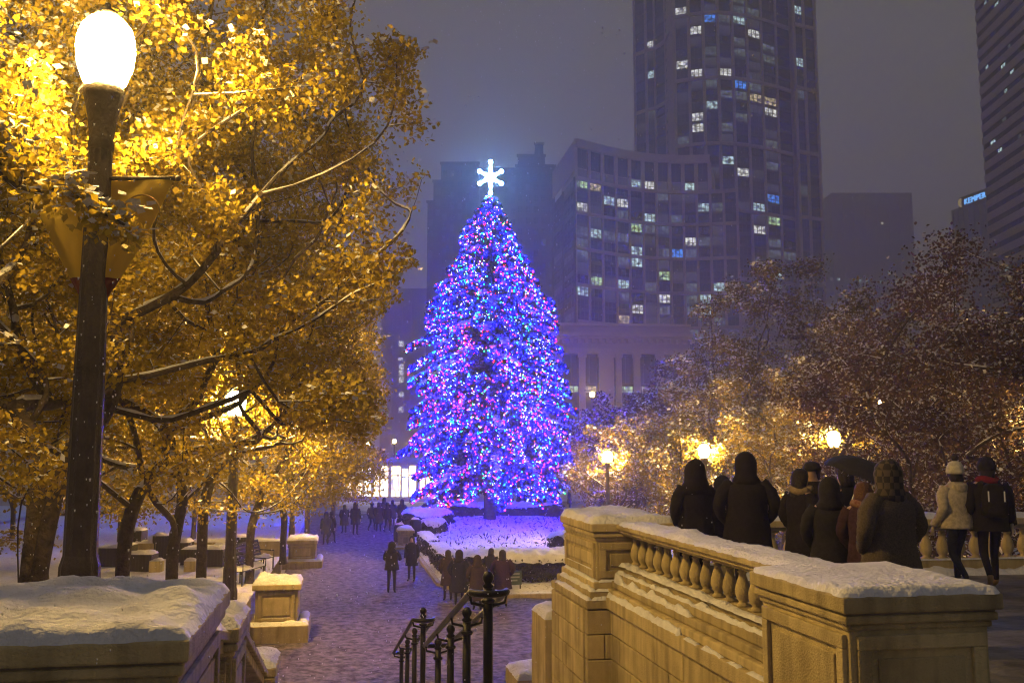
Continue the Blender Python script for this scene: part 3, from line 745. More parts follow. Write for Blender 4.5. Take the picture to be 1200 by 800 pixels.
RIGHT = [(838,40.0,3.0,4.3,3.2,20000,.105,150,'lampglow_leaf','low golden-lit tree right behind the hooded pair and their lamp'),
         (958,33.8,2.6,4.3,3.1,20000,.095,150,'lampglow_leaf','low golden-lit tree behind the lamp over the umbrella'),
         (722,55.0,2.8,4.0,2.9,16000,.125,120,'lampglow_leaf','low tree glowing behind the lamp next to the Christmas tree'),
         (1150,21.5,3.6,5.5,3.8,42000,.078,260,'brown_leaf','loose snowy tree at the right edge behind the walking couple'),
         (1245,18.5,2.8,4.8,3.5,26000,.075,190,'brown_leaf','snowy brown tree cut by the right edge'),
         (1078,27.0,3.2,5.3,3.9,32000,.09,190,'brown_leaf','snowy tree behind the woman in the cream jacket'),
         (1022,35.0,2.6,5.9,4.5,20000,.12,150,'olive_leaf','pointed snowy tree above the umbrella'),
         (915,42.0,3.5,7.2,5.8,30000,.115,210,'olive_leaf','tallest snowy tree in the middle of the right row'),
         (965,41.0,3.0,5.9,4.9,20000,.125,150,'brown_leaf','snowy tree behind the umbrella lamp'),
         (850,52.0,3.8,6.0,5.0,28000,.135,190,'olive_leaf','snowy tree behind the hooded pair'),
         (790,59.0,4.0,5.8,4.8,26000,.14,180,'brown_leaf','violet-lit snowy tree left of the hooded pair'),
         (742,63.0,3.8,4.9,4.0,20000,.15,150,'brown_leaf','violet-lit snowy tree above the second lamp'),
         (702,70.0,3.6,4.5,3.8,16000,.16,130,'brown_leaf','violet-lit snowy tree next to the Christmas tree'),
         (1195,34.0,3.6,5.5,4.2,16000,.14,130,'brown_leaf','snowy tree deep behind the right balustrade'),
         (765,76.0,4.6,5.0,4.4,14000,.18,120,'brown_leaf','snowy tree in the back row under the columned building'),
         (880,66.0,5.0,5.8,5.2,15000,.17,120,'brown_leaf','snowy tree in the back row below the tower'),
         (1010,55.0,5.0,5.0,4.6,15000,.17,120,'olive_leaf','snowy tree in the back row right of the tower')]
for i, (px, D, Rr, zc, rz, nl, ls, nt, lm, lb) in enumerate(RIGHT):
    b = ground_at(px, D, -.02)
    deciduous(lb, tuple(b), ((b.x, b.y, zc), Rr, Rr, rz), nt, int(nl*(.85 if D < 50 else .66)), ls*(1.05 if D < 50 else 1.17), lm, 60+i, 1.6, .13, snow_frac=.45 if px < 880 and lm != 'lampglow_leaf' else .34, snow_size=.85 if D < 30 else 1.2, csig=.24, flat=-.95, group='snowy trees on the right', spread=.16, inner=.3)
# ------------------------------------------------------------------ the lit Christmas tree
XT = ground_at(574, 62.0, .55)
xt = thing('christmas_tree', 'huge fir tree wrapped in thousands of blue and coloured lights with a star', 'christmas tree', tuple(XT))
PROF = [(.6,3.6),(1.6,4.5),(3.2,4.95),(6.5,5.1),(8.7,4.85),(11.5,4.6),(14.3,4.05),(17,2.55),(19.0,1.45),(20.3,.62),(21.0,.15)]
def prof(z):
    for (a, ra), (b, rb) in zip(PROF, PROF[1:]):
        if z <= b: return ra+(rb-ra)*max(0, (z-a))/(b-a)
    return .1
rng = np.random.default_rng(77)
obj('trunk', MB().tube([(0,0,-.7),(0,0,0),(0.05,0,3),(0,0,10),(0,0,20.9)], [.62,.42,.36,.24,.03], 10), 'bark', xt, smooth=True)
br = MB(); needles_c = []; bulbs_p = []; snow_p = []
ga = 2.399963
nb_ = 330
for i in range(nb_):
    q = i/nb_; z = 2.1 + 19.0*q**.93
    a = i*ga + rng.normal()*.15
    rr = prof(z-.5)*rng.uniform(.74, 1.10)*(1+.07*math.sin(3*a+z*.9)) 
    if rr < .16: rr = .16
    d = np.array([math.cos(a), math.sin(a), 0]); s = np.array([-d[1], d[0], 0])
    droop = rng.uniform(.10,.30)
    def bp(t): return d*rr*t + np.array([0,0,z + rr*(.22*t - (.22+droop)*t*t)])
    br.tube([bp(t) for t in (0,.3,.6,.85,1)], [.07,.05,.035,.02,.008], 4, cap=False)
    n = int(44+80*rr)
    t = rng.uniform(.25, 1.04, n)**.75
    wid = (1.12-t)*.42*rr**.7 + .12
    off = rng.uniform(-1, 1, n)
    pts = np.array([bp(x) for x in t]) + s*(off*wid)[:,None]
    pts[:,2] -= np.abs(off)*.18*wid + rng.uniform(0,.28,n)
    needles_c.append(pts)
    nbul = int((12+21*rr)*(1.1 if noise.noise(Vector((d[0]*2.2, d[1]*2.2, z*.42))) < -.16 else 1.9))
    t = rng.uniform(.40, 1.06, nbul)**.6
    wid = (1.12-t)*.42*rr**.7 + .14
    off = rng.uniform(-1, 1, nbul)
    pts = np.array([bp(x) for x in t]) + s*(off*wid)[:,None]; pts[:,2] -= rng.uniform(-.06,.40,nbul)
    bulbs_p.append(pts)
    if rng.random() < .28:
        n = int(16*rr); t = rng.uniform(.5, 1.0, n); off = rng.uniform(-.6,.6,n)
        pts = np.array([bp(x) for x in t]) + s*(off*((1.1-t)*.4*rr**.7+.1))[:,None]; pts[:,2] += .06
        snow_p.append(pts)
tag(obj('boughs', br, 'bark', xt), kind='stuff')
NC = np.vstack(needles_c)
V, Fc = leaves(NC, np.full(len(NC), .40), rng, up=.5, droop=.9, aspect=.5)
tag(link('needles', np_mesh('needles', V, Fc, 'needle', rng.uniform(0,1,len(NC))), xt), kind='stuff')
S_ = np.vstack(snow_p); V, Fc = leaves(S_, np.full(len(S_), .30), rng, up=1.6, aspect=.8)
tag(link('bough_snow', np_mesh('bough_snow', V, Fc, 'snow'), xt), kind='stuff')
BP = np.vstack(bulbs_p)
# strings drape all round: blue rules, warm colours gather in places
nz = np.array([noise.noise(Vector(p)*.33) for p in BP])
names = list(BULB); base_w = np.array([BULB[k][1] for k in names])
ch = []
for p, w in zip(BP, nz):
    ww = base_w.copy(); low = max(0, 1-p[2]/9)
    ww[3:5] *= 1 + 1.6*max(0, w*2) + .9*low; ww[6] *= 1 + 1.3*(p[2]/20); ww[2] *= 1+max(0,-w*2.5); ww[1] *= 1+.5*low
    ch.append(rng.choice(len(names), p=ww/ww.sum()))
ch = np.array(ch)
octv = np.array([(1,1,1),(1,-1,-1),(-1,1,-1),(-1,-1,1)], float)*.75; octf = np.array([(0,1,2),(0,3,1),(0,2,3),(1,3,2)])
for i, k in enumerate(names):
    Q = BP[ch == i]; r = rng.uniform(.017,.026,len(Q))[:,None,None]
    V = (Q[:,None,:] + octv[None]*r).reshape(-1,3); Fc = (np.arange(len(Q))[:,None,None]*4 + octf[None]).reshape(-1,3)
    o = link(k+'_bulbs', np_mesh('bulbs', V, Fc, 'bulb_'+k), xt); tag(o, 'tiny '+k+' light bulbs strung over the tree', kind='stuff')
# star of six rays with a round bulb on every tip
sm = MB(); zc = at(574, 208, 62).z - XT.z
sm.ball((0,0,zc), (.30,.2,.30), 10, 6)
for k in range(6):
    a = PI/2 + k*PI/3; L = .82 if k % 3 else 1.05
    e = Vector((math.cos(a)*COSY, -math.cos(a)*SINY, math.sin(a)))
    sm.tube([Vector((0,0,zc))+e*.1, Vector((0,0,zc))+e*L*.55, Vector((0,0,zc))+e*L], [.17,.085,.06], 6)
    sm.ball(Vector((0,0,zc))+e*L, .13, 8, 5)
obj('star', sm, 'star_light', xt, smooth=True)
obj('star_pole', MB().tube([(0,0,zc-2.2),(0,0,zc-.15)], .05, 6), 'iron', xt)

# ------------------------------------------------------------------ hedges, bins and small things in and by the bed
def hedge(lab, cx, cy, lx, ly, h, seed, z0=.12, rz=0, name='hedge', snow_h=.28, dens=1.0, grp='snow-topped hedges round the tree'):
    rg = np.random.default_rng(seed); t = thing(name, lab, 'hedge', (cx, cy, z0), rz, grp)
    n = int(5200*lx*ly*dens*.28)+400
    p = rg.uniform(-1, 1, (n,3)); e = np.linalg.norm(p[:,:2]**2, axis=1)
    p = p[(np.abs(p[:,0])**4 + np.abs(p[:,1])**4) < 1.0]
    p[:,0] *= lx/2*(1+.06*np.sin(p[:,2]*9)); p[:,1] *= ly/2; p[:,2] = (p[:,2]*.5+.5)*h
    V, Fc = leaves(p, np.full(len(p), .11), rg, up=.2, aspect=.55)
    tag(link('leaves', np_mesh('leaves', V, Fc, 'hedge_leaf', rg.uniform(0,1,len(p))), t), kind='stuff')
    m = MB()
    for k in range(int(10*lx)):
        a, b_ = rg.uniform(-.45,.45)*lx, rg.uniform(-.42,.42)*ly; m.tube([(a*.8,b_*.8,-.1),(a,b_,h*.95)], [.014,.006], 4)
    tag(obj('stems', m, 'twig', t), kind='stuff')
    nx = max(8, int(lx/.12)); ny = max(8, int(ly/.12)); vs = []; fs = []
    for j in range(ny+1):
        for i in range(nx+1):
            u, w = -1+2*i/nx, -1+2*j/ny; e = (u**4+w**4)**.25
            sc = 1.0/max(1, e/ max(abs(u),abs(w),1e-6)); u *= sc; w *= sc; e = max(abs(u),abs(w))
            nzv = fbm(u*lx+cx, w*ly+cy, 1.6, seed)
            zz = h - .10 + (snow_h+.10)*math.sqrt(max(0, 1-e**4))*(1+.35*nzv) + .03*fbm(u*lx, w*ly, 6, seed, 2) - (.10*max(0, fbm(u*lx+cx, w*ly+cy, 3.5, seed+7))*2 if e > .9 else 0)
            vs.append((u*lx*.5, w*ly*.5, zz))
    for j in range(ny):
        for i in range(nx): a = j*(nx+1)+i; fs.append((a, a+1, a+nx+2, a+nx+1))
    obj('snow', MB().add(vs, fs), 'snow', t, smooth=True)
    return t
hedge('broad snow-blanketed hedge at the front of the bed behind the huddled group', 7.4, 35.6, 6.6, 2.2, .95, 3)
hedge('snow-topped hedge at the right front corner of the bed near the stone pier', 11.2, 37.8, 3.2, 2.4, .95, 4, rz=.5)
hedge('rounded snowy shrub to the right of the blue-lit bed', 10.9, 44.5, 2.6, 1.8, .85, 5, name='shrub')
hedge('narrow clipped hedge along the left side of the bed', 4.35, 41.5, .9, 5.6, .72, 6, snow_h=.12)
hedge('far clipped hedge along the left side of the bed behind the standing pair', 4.25, 48.0, .8, 5.2, .70, 7, snow_h=.12)
hedge('pink-lit snowy shrub at the far left of the bed near the street', 5.3, 60.0, 3.2, 3.0, 1.0, 8, name='shrub', snow_h=.35)
hedge('low snowy hedge behind the trunk of the lit tree', 11.5, 68.5, 8.5, 1.6, .8, 9, z0=.3)
hedge('small snowy shrub between the litter bins and the lit tree', 5.3, 56.0, 1.6, 1.5, .6, 12, name='shrub', z0=.25)
rg = np.random.default_rng(9)
n = 1300; p = np.stack([rg.uniform(4.6,15,n), rg.uniform(38,66,n), np.zeros(n)], 1); p[:,2] = [bed_z(a, b_)+rg.uniform(.02,.22) for a, b_ in p[:,:2]]
V, Fc = leaves(p, rg.uniform(.08,.32,n), rg, up=.1, droop=-.8, aspect=.2)
tag(link('ground_cover', np_mesh('ground_cover', V, Fc, 'hedge_leaf', rg.uniform(0,1,n))), 'dark twiggy ground cover poking through the snow of the bed', 'ground cover', kind='stuff')
def bin_(lab, p):
    t = thing('litter_bin', lab, 'litter bin', p, 0, 'litter bins by the bed')
    m = MB(); m.lathe([(.27,.0),(.30,.05),(.31,.9),(.27,.95)], n=12); obj('body', m, 'iron', t)
    for k in range(14):
        a = 2*PI*k/14; obj('slat', MB().box(-.045,.045,.31,.335,.08,.86), 'iron', t, rotz=a)
    snow_cap('snow', -.22,.22,-.22,.22,.95,.12, t, seed=p[0], step=.06)
bin_('left one of the two dark slatted litter bins beyond the standing pair', (3.25, 54.0, .02)); bin_('right one of the two dark slatted litter bins beyond the standing pair', (4.15, 54.6, .25))
t = thing('sign_board', 'small green information board standing in the snow by the front hedge', 'sign', (6.05, 33.7, .15), R(6))
obj('panel', MB().box(-.24,.24,-.02,.02,.18,.66), 'green_panel', t, bevel=.008)
for s in (-.2,.2): obj('leg', MB().box(s-.02,s+.02,.021,.05,-.1,.6), 'wood', t)
for k in range(3): obj('text_block', MB().box(-.16,.16-.08*(k==2),-.026,-.021,.53-.11*k,.58-.11*k), 'pale_panel', t)
for lab, a, b_ in (('white guy stake under the left side of the lit tree', at(528,612,52), at(525,640,47)), ('white guy stake under the right side of the lit tree', at(661,600,54), at(668,626,50))):
    tag(obj('guy_stake', MB().tube([a, b_], .028, 6), 'white_rod'), lab, 'stake')
# dark planters in a row at the back of the lawn
for i, (px, w, h, D) in enumerate(((137,.85,.72,36),(152,.7,.70,37.4),(162,.8,1.15,39),(168,1.15,.62,34.6),(196,.65,.95,39),(218,.7,.75,38),(232,.8,.62,36.5),(254,.9,.66,36),(268,.8,.7,37),(284,.7,.95,38))):
    p = LT(px, D); t = thing('planter_box', ('first','second','third','fourth','fifth','sixth','seventh','eighth','ninth','tenth')[i]+' dark planter box from the left at the back of the lawn', 'planter', (p.x, p.y, p.z), -YAW, 'dark planters on the lawn')
    obj('box', MB().box(-w/2, w/2, -.35, .35, 0, h), 'planter_dark', t, bevel=.02)
    for k in range(int(w/.12)): obj('slat', MB().box(-w/2+.02+.12*k, -w/2+.12+.12*k, -.368, -.352, .05, h-.04), 'planter_dark', t)
    snow_cap('snow', -w/2, w/2, -.35, .35, h, .10, t, seed=i, step=.1)
for i, px in enumerate((189, 229)):
    p = LT(px, 34.2); t = thing('stone_block', ('left','right')[i]+' small pale stone block among the dark planters', 'block', (p.x, p.y, p.z), -YAW)
    obj('block', MB().box(-.2,.2,-.2,.2,0,.42), 'stone', t, bevel=.02); snow_cap('snow', -.2,.2,-.2,.2,.42,.08, t, seed=i)
# ------------------------------------------------------------------ buildings
def window_mesh(kind, nx=3, nz=2):
    'unit window, x 0..1, z 0..1, glass at y = 0, frame towards -y'
    m = MB(); m.add([(0,0,0),(1,0,0),(1,0,1),(0,0,1)], [(0,1,2,3)], 1)
    f = .05
    for a in [i/nx for i in range(nx+1)]: m.box(max(0,a-f/2), min(1,a+f/2), -.05, -.005, 0, 1, 0)
    for a in ([.0,1.0] if nz == 1 else [0,.38,1.0]): m.box(0, 1, -.045, -.006, max(0,a-f/2), min(1,a+f/2), 0)
    return m.mesh('window_'+kind, ['mullion', kind])
WM = {k: window_mesh(k) for k in ('glass_dark','glass_grey','lit_cool','lit_white','lit_warm','lit_green','lit_blue','lit_dim','lit_faint')}
WP = {k: window_mesh(k, 1, 1) for k in ('lit_white','lit_cool','lit_dim')}
WT = {k: window_mesh(k, 2, 1) for k in ('glass_dark','glass_grey','lit_blue','lit_dim','lit_cool')}
def pick(r, lit):
    q = r.random()
    if q < lit: return r.choice(['lit_cool','lit_white','lit_white','lit_dim','lit_dim','lit_dim','lit_dim','lit_warm','lit_cool','lit_dim','lit_dim','lit_dim','lit_dim','lit_green','lit_cool','lit_dim','lit_white','lit_blue'])
    if q < lit+.12: return 'lit_faint'
    return 'glass_dark' if r.random() < .6 else 'glass_grey'
def place(name, me, parent, p, dirx, w, h):
    o = link(name, me, parent, p); o.rotation_euler = (0,0,math.atan2(dirx.y, dirx.x)); o.scale = (w, 1, h); return o
def bay_bar(m, a, b, z0, z1, out=.5, inn=.05, ext=0):
    'a bar in front of the facade line from a to b'
    d = (b-a); d.z = 0; d.normalize(); n = Vector((d.y, -d.x, 0))
    a2, b2 = a-d*ext, b+d*ext
    m.prism([(a2+n*out)[:2], (b2+n*out)[:2], (b2-n*inn)[:2], (a2-n*inn)[:2]], z0, z1)
def facade(t, pts, zs, lit, r, wall, bandz=(), pil=.9, spandrel=.9, cap=300, win=WM, split=1, count=[0], group_every=1):
    'pts: plan points from left to right as seen; zs: floor levels; one window for each bay and floor'
    rest = MB(); cnt = 0
    for i in range(len(pts)-1):
        a, b = Vector((pts[i].x, pts[i].y, 0)), Vector((pts[i+1].x, pts[i+1].y, 0)); d = (b-a); L = d.length; d.normalize()
        m = MB(); bay_bar(m, a-d*pil/2, a+d*pil/2, zs[0], zs[-1], .42); obj('pilaster', m, wall, t)
        for k in range(len(zs)-1):
            z0, z1 = zs[k], zs[k+1]
            kind = pick(r, lit)
            p = a + d*(pil/2) + Vector((d.y, -d.x, 0))*.02
            w, h = L-pil, (z1-z0)-spandrel
            if k in HID.get(t.name, ()) : continue
            if cnt < cap:
                place('window', win.get(kind, win['glass_dark']), t, (p.x, p.y, z0+spandrel), d, w, h); cnt += 1
            else:
                q = p + d*w; rest.add([(p.x,p.y,z0+spandrel),(q.x,q.y,z0+spandrel),(q.x,q.y,z1),(p.x,p.y,z1)], [(0,1,2,3)])
    m = MB(); b = Vector((pts[-1].x, pts[-1].y, 0)); a = Vector((pts[-2].x, pts[-2].y, 0)); d = (b-a).normalized()
    bay_bar(m, b-d*pil/2, b+d*pil/2, zs[0], zs[-1], .42); obj('pilaster', m, wall, t)
    for k in range(len(zs)-1):
        m = MB()
        for i in range(len(pts)-1):
            bay_bar(m, Vector((pts[i].x,pts[i].y,0)), Vector((pts[i+1].x,pts[i+1].y,0)), zs[k], zs[k]+spandrel, .16)
        obj('spandrel', m, 'spandrel', t)
    for z, hh, out in bandz:
        m = MB()
        for i in range(len(pts)-1):
            bay_bar(m, Vector((pts[i].x,pts[i].y,0)), Vector((pts[i+1].x,pts[i+1].y,0)), z, z+hh, out, ext=.05)
        obj('band', m, wall, t)
    if rest.f: tag(obj('upper_windows', rest, 'glass_dark', t), kind='stuff')
HID = {}
r = random.Random(12)
def gp(px, D): return ground_at(px, D)
def zat(py, D, px=600): return at(px, py, D).z
# concave apartment block with a tall top storey
t = thing('curved_building', 'concave mid-rise block with tall framed top storey, behind the lit tree', 'building')
NBAY = 12
def carc(s): # s 0..1
    return gp(676 + (872-676)*s, 260 + 13*s - 9*(s-.5)**2*4*0 + 8*math.sin(PI*s))
P_ = [carc(i/NBAY) for i in range(NBAY+1)]
ztop, zlog = zat(163, 260, 672), zat(208, 260, 674)
zbase = 30.0
fl = (zlog-zbase)/15
zs = [zbase+fl*i for i in range(16)]
back = [gp(862, 300), gp(652, 300)]
obj('body', MB().prism([(p.x, p.y) for p in P_]+[(p.x, p.y) for p in back], 0, zlog), 'concrete_t', t)
PT = P_[:NBAY-1]
bk2 = [gp(846, 300), gp(660, 300)]
obj('top_storey', MB().prism([(p.x, p.y) for p in PT]+[(p.x, p.y) for p in bk2], zlog, ztop-.5), 'concrete_t', t)
facade(t, P_, zs, .34, r, 'concrete_t', [(zs[15]-.6, 1.0, .8)]+[(zs[k]-.1, .9, .8) for k in (12, 9, 6, 3)], pil=.75, spandrel=.85)
for i in range(len(PT)-1):
    a, b = PT[i].copy(), PT[i+1].copy(); a.z = b.z = 0; d = (b-a).normalized(); L = (b-a).length; n = Vector((d.y,-d.x,0))
    m = MB(); bay_bar(m, a-d*.55, a+d*.55, zlog+.4, ztop-2.4, .6); obj('pier', m, 'limestone', t)
    p = a+d*.55+n*.03
    place('tall_window', WT['lit_blue' if i in (3,) and 0 else ('lit_dim' if i in (5,) and 0 else ('glass_dark' if i % 3 else 'glass_grey'))], t, (p.x,p.y,zlog+3.0), d, L-1.1, ztop-2.4-zlog-3.0)
    place('window', WM['lit_white' if i == 5 else ('lit_cool' if i in (4,8) else 'lit_faint')], t, (p.x,p.y,zlog+.4), d, L-1.1, 2.4)
b = PT[-1].copy(); b.z = 0; m = MB(); bay_bar(m, b-d*.55, b+d*.55, zlog+.4, ztop-2.4, .6); obj('pier', m, 'limestone', t)
m = MB()
for i in range(len(PT)-1): bay_bar(m, Vector((PT[i].x,PT[i].y,0)), Vector((PT[i+1].x,PT[i+1].y,0)), ztop-2.4, ztop, 1.0, ext=.1)
obj('cornice', m, 'limestone', t)
# left return of the block, going back
q0, q1 = P_[0], gp(650, 290)
facade(t, [q1, q1.lerp(q0,.5), q0], zs, .12, r, 'dark_brick', pil=1.2, spandrel=1.4)
m = MB(); bay_bar(m, Vector((q1.x,q1.y,0)), Vector((q0.x,q0.y,0)), ztop-9, ztop-.6, .3); obj('parapet', m, 'concrete_t', t)

# columned base building
t = thing('columned_building', 'stone building with deep cornice and square columns right of the lit tree', 'building')
A, B = gp(600, 236), gp(812, 240); d = (B-A).normalized(); n = Vector((d.y,-d.x,0)); L = (B-A).length
zc1, zc0 = zat(379, 238), zat(414, 238)
A.z = B.z = 0
def slab(nm, z0, z1, out, m_='limestone', inn=14): 
    mb = MB(); bay_bar(mb, A, B, z0, z1, out, inn); return obj(nm, mb, m_, t)
slab('core', 0, zc0, -2.2, 'glass_dark'); 
slab('parapet', zc1-2.3, zc1-.6, -.4, 'concrete_t'); slab('coping', zc1-.55, zc1, .7); slab('cornice', zc1-3.4, zc1-2.5, 2.2); slab('cornice', zc1-3.9, zc1-3.42, 1.0)
slab('frieze', zc0+1.3, zc1-3.95, -.5, 'concrete_t'); slab('architrave', zc0, zc0+1.25, .55)  # darker tone of frieze and parapet stands in for recess shade
m = MB(); k = 0
x = 0
while x < L:
    a = A+d*x; bay_bar(m, a, a+d*.8, zc1-4.9, zc1-3.92, 1.1, .49); x += 1.8
tag(obj('dentils', m, 'limestone', t), kind='stuff')
for px, w in ((655,1.3),(683,1.5),(712,3.6),(727,1.3),(749,1.5),(777,1.5),(803,2)):
    s = (gp(px, 238)-A); s.z = 0; a = A+d*s.dot(d); mb = MB(); bay_bar(mb, a-d*w/2, a+d*w/2, 0, zc0-.02, .3, 1.0); bay_bar(mb, a-d*(w/2+.25), a+d*(w/2+.25), zc0-1.0, zc0-.03, .5, .9); obj('column', mb, 'limestone', t)
for i in range(9):
    a = A+d*(4+i*4.6)-n*2.15*0 + n*(-2.15); place('window', WT['glass_dark'], t, (a.x,a.y,zc0-7.5), d, 3.6, 7.3)
    place('window', WM['lit_green' if i % 3 else 'lit_warm'], t, (a.x,a.y,zc0-9.6), d, 3.6, 1.6)
# tall rounded tower
t = thing('rounded_tower', 'tall dark apartment tower with rounded front and scattered lit windows', 'building')
def tarc(s): return gp(800 + (942-800)*s, 312 - 9*math.sin(PI*min(1,s*.9+.1)) + 6*s)
TP = [tarc(i/8) for i in range(9)]
HT = 172.0
nfl = 44; zs = [8+(HT-8)*i/nfl for i in range(nfl+1)]
zv = [z for z in zs if z > 52]
RS = [gp(947, 314), gp(959, 316), gp(973, 318)]
LS = [gp(751, 340), gp(765, 336), gp(776, 334), gp(789, 328), gp(800, 315)]
obj('body', MB().prism([(p.x,p.y) for p in TP]+[(p.x,p.y) for p in RS[:]]+[gp(974,350)[:2], gp(752,352)[:2]]+[(p.x,p.y) for p in LS[:-1]], 0, HT), 'concrete_t', t)
bands = [(zv[k]-.2, 1.1, .9) for k in range(2, len(zv), 6)]
facade(t, TP, zv, .30, r, 'concrete_t', bands, pil=1.0, spandrel=.95, cap=230)
facade(t, RS, zv, .15, r, 'limestone', bands, pil=1.1, spandrel=.7, cap=40)
facade(t, LS, zv, .10, r, 'concrete_t', bands, pil=1.0, spandrel=.9, cap=60)
# brick block behind the star
t = thing('stepped_building', 'dark brick building with roof house and chimney, hazy behind the star', 'building')
def block(nm, px0, px1, D, ytop, z0=0, m_='dark_brick', dep=30, lit=.02, rows=7, cols=6, ww=.55):
    a, b = gp(px0, D), gp(px1, D); z1 = zat(ytop, D); dd = (b-a).normalized(); nn = Vector((-dd.y, dd.x, 0))
    obj(nm, MB().prism([a[:2], b[:2], (b+nn*dep)[:2], (a+nn*dep)[:2]], z0, z1), m_, t)
    L = (b-a).length; cw = L/cols; fh = 3.9
    for i in range(cols):
        for j in range(rows):
            p = a+dd*(cw*(i+.5-ww/2))-nn*.06
            place('window', WM[pick(r, lit)], t, (p.x,p.y,z1-3.2-fh*j-1.2), dd, cw*ww, 2.3)
    mb = MB(); mb.prism([(a-nn*.5-dd*.4)[:2], (b-nn*.5+dd*.4)[:2], (b+nn*1)[:2], (a+nn*1)[:2]], z1, z1+.9); obj('cornice', mb, m_, t)
block('wall', 514, 560, 330, 193, rows=11, cols=5); block('wall', 498, 515, 336, 238, rows=8, cols=2); block('wall', 505, 516, 333, 214, rows=3, cols=1)
block('wall', 560, 606, 336, 200, rows=9, cols=5); block('wall', 605, 652, 325, 196, rows=11, cols=5)
block('roof_house', 607, 640, 328, 184, rows=1, cols=3, z0=60); block('chimney', 628, 638, 327, 170, rows=1, cols=1, z0=60, ww=.3)
# banded office slab at the right edge
t = thing('banded_tower', 'office tower with horizontal concrete bands and ribbon windows at the right edge', 'building')
A, B = gp(1174, 262), gp(1313, 205); d = (B-A); d.z = 0; d.normalize(); n = Vector((d.y,-d.x,0)); L = (B-A).length; A.z = 0
E = A - n*40 
obj('body', MB().prism([A[:2], (A+d*L)[:2], (A+d*L-n*40)[:2], E[:2]], 0, 170), 'glass_dark', t)
fh = 3.62
for k in range(12, 46):
    z = fh*k; mb = MB(); bay_bar(mb, A-d*.15, A+d*L, z, z+2.0, .35, 40.2); obj('spandrel_band', mb, 'concrete_r', t)
    for j in range(3):
        if r.random() < .16:
            p = A+d*r.uniform(1, 22)+n*.06; place('lit_window', WT['lit_cool' if r.random()<.6 else 'lit_dim'], t, (p.x,p.y,z+2.3), d, r.uniform(1.2,3.5), .9)
for k in range(0, 12): 
    p = A+d*(6*k); mb = MB(); bay_bar(mb, p-d*.12, p+d*.12, 40, 168, .12); obj('mullion', mb, 'mullion', t)
# far faded slabs
def far(name, lab, px0, px1, D, ytop, m_='dark_brick', lights=(), pil=7, D2=None):
    global t
    t = thing(name, lab, 'building'); a, b = gp(px0, D), gp(px1, D2 or D); z1 = zat(ytop, D); dd = (b-a).normalized(); nn = Vector((-dd.y, dd.x, 0)); a.z = b.z = 0
    obj('wall', MB().prism([a[:2], b[:2], (b+nn*30)[:2], (a+nn*30)[:2]], 0, z1), m_, t)
    L = (b-a).length
    for i in range(pil+1):
        p = a+dd*(L*i/pil); mb = MB(); bay_bar(mb, p-dd*.5, p+dd*.5, 0, z1-.1, .6); obj('pilaster', mb, m_, t)
    for px, py, w, h, kd in lights:
        p = at(px, py, D); q = p-nn*.8
        place('lit_window', WP[kd], t, (q.x,q.y,p.z-h/2), dd, w, h)
    return a, b, dd, nn, z1
far('hazy_tower', 'faint hazy tower with a row of lights near its top', 986, 1082, 640, 226, 'pale_hazed_wall', lights=[(990+7*i,232+.8*i,1.2,3.2,'lit_dim') for i in range(8)]+[(972+8.4*i,327+.5*i,2.0,2.0,'lit_cool' if r.random()<.6 else 'lit_dim') for i in range(11)]+[(1032,262,1.6,1.8,'lit_white'),(1040,320,2,1.4,'lit_cool')])
a, b, dd, nn, z1 = far('sign_tower', 'dim tower with a blue lit rooftop sign beside the banded tower', 1132, 1190, 470, 246, 'pale_hazed_wall', lights=[], pil=9, D2=438)
far('pale_building', 'pale hazy building left of the lit tree with a column of lit windows', 446, 501, 430, 338, 'pale_hazed_wall', lights=[(467+r.uniform(-.6,.6),y,2.3,2.6 if y != 421 else 1.4,'lit_white') for y in (403,421,430,437,445,462,480)], pil=5)
# roof sign
cu = bpy.data.curves.new('sign_text', 'FONT'); cu.body = 'KEMPER'; cu.extrude = .25; cu.size = 3.9; cu.space_character = 1.10
tmp = bpy.data.objects.new('tmp', cu); C.objects.link(tmp); bpy.context.view_layer.update()
me = bpy.data.meshes.new_from_object(tmp.evaluated_get(bpy.context.evaluated_depsgraph_get())); bpy.data.objects.remove(tmp)
me.materials.clear(); me.materials.append(MATS['sign_blue'])
ps = at(1130, 240, 460)
sg = thing('rooftop_sign', 'blue glowing letters reading along the edge of the dim tower', 'sign', tuple(ps), 0)
sdir = (at(1157, 229.5, 444.6)-ps); sdir.z = 0
o = link('letters', me, sg); 
yaw_ = math.atan2(sdir.y, sdir.x); tilt = 0
o.rotation_euler = (R(90), 0, yaw_)
m = MB()
for k in range(9):
    a0 = PI*.5+PI*1.0*k/8
    pass
m.tube([(-2.0+1.2*math.cos(a_)*.9, 0, 1.5+1.9*math.sin(a_)) for a_ in [PI*.45+PI*1.1*k/10 for k in range(11)]], [.2,.4,.6,.75,.85,.9,.85,.75,.6,.4,.2], 6)
e_ = obj('emblem', m, 'sign_gold', sg); e_.rotation_euler = (0,0,yaw_)
bk = MB().box(-4.2, 26, .4, .8, -2.0, 4.4); o2 = obj('backing', bk, 'dark_brick', sg); o2.rotation_euler = (0,0,yaw_)
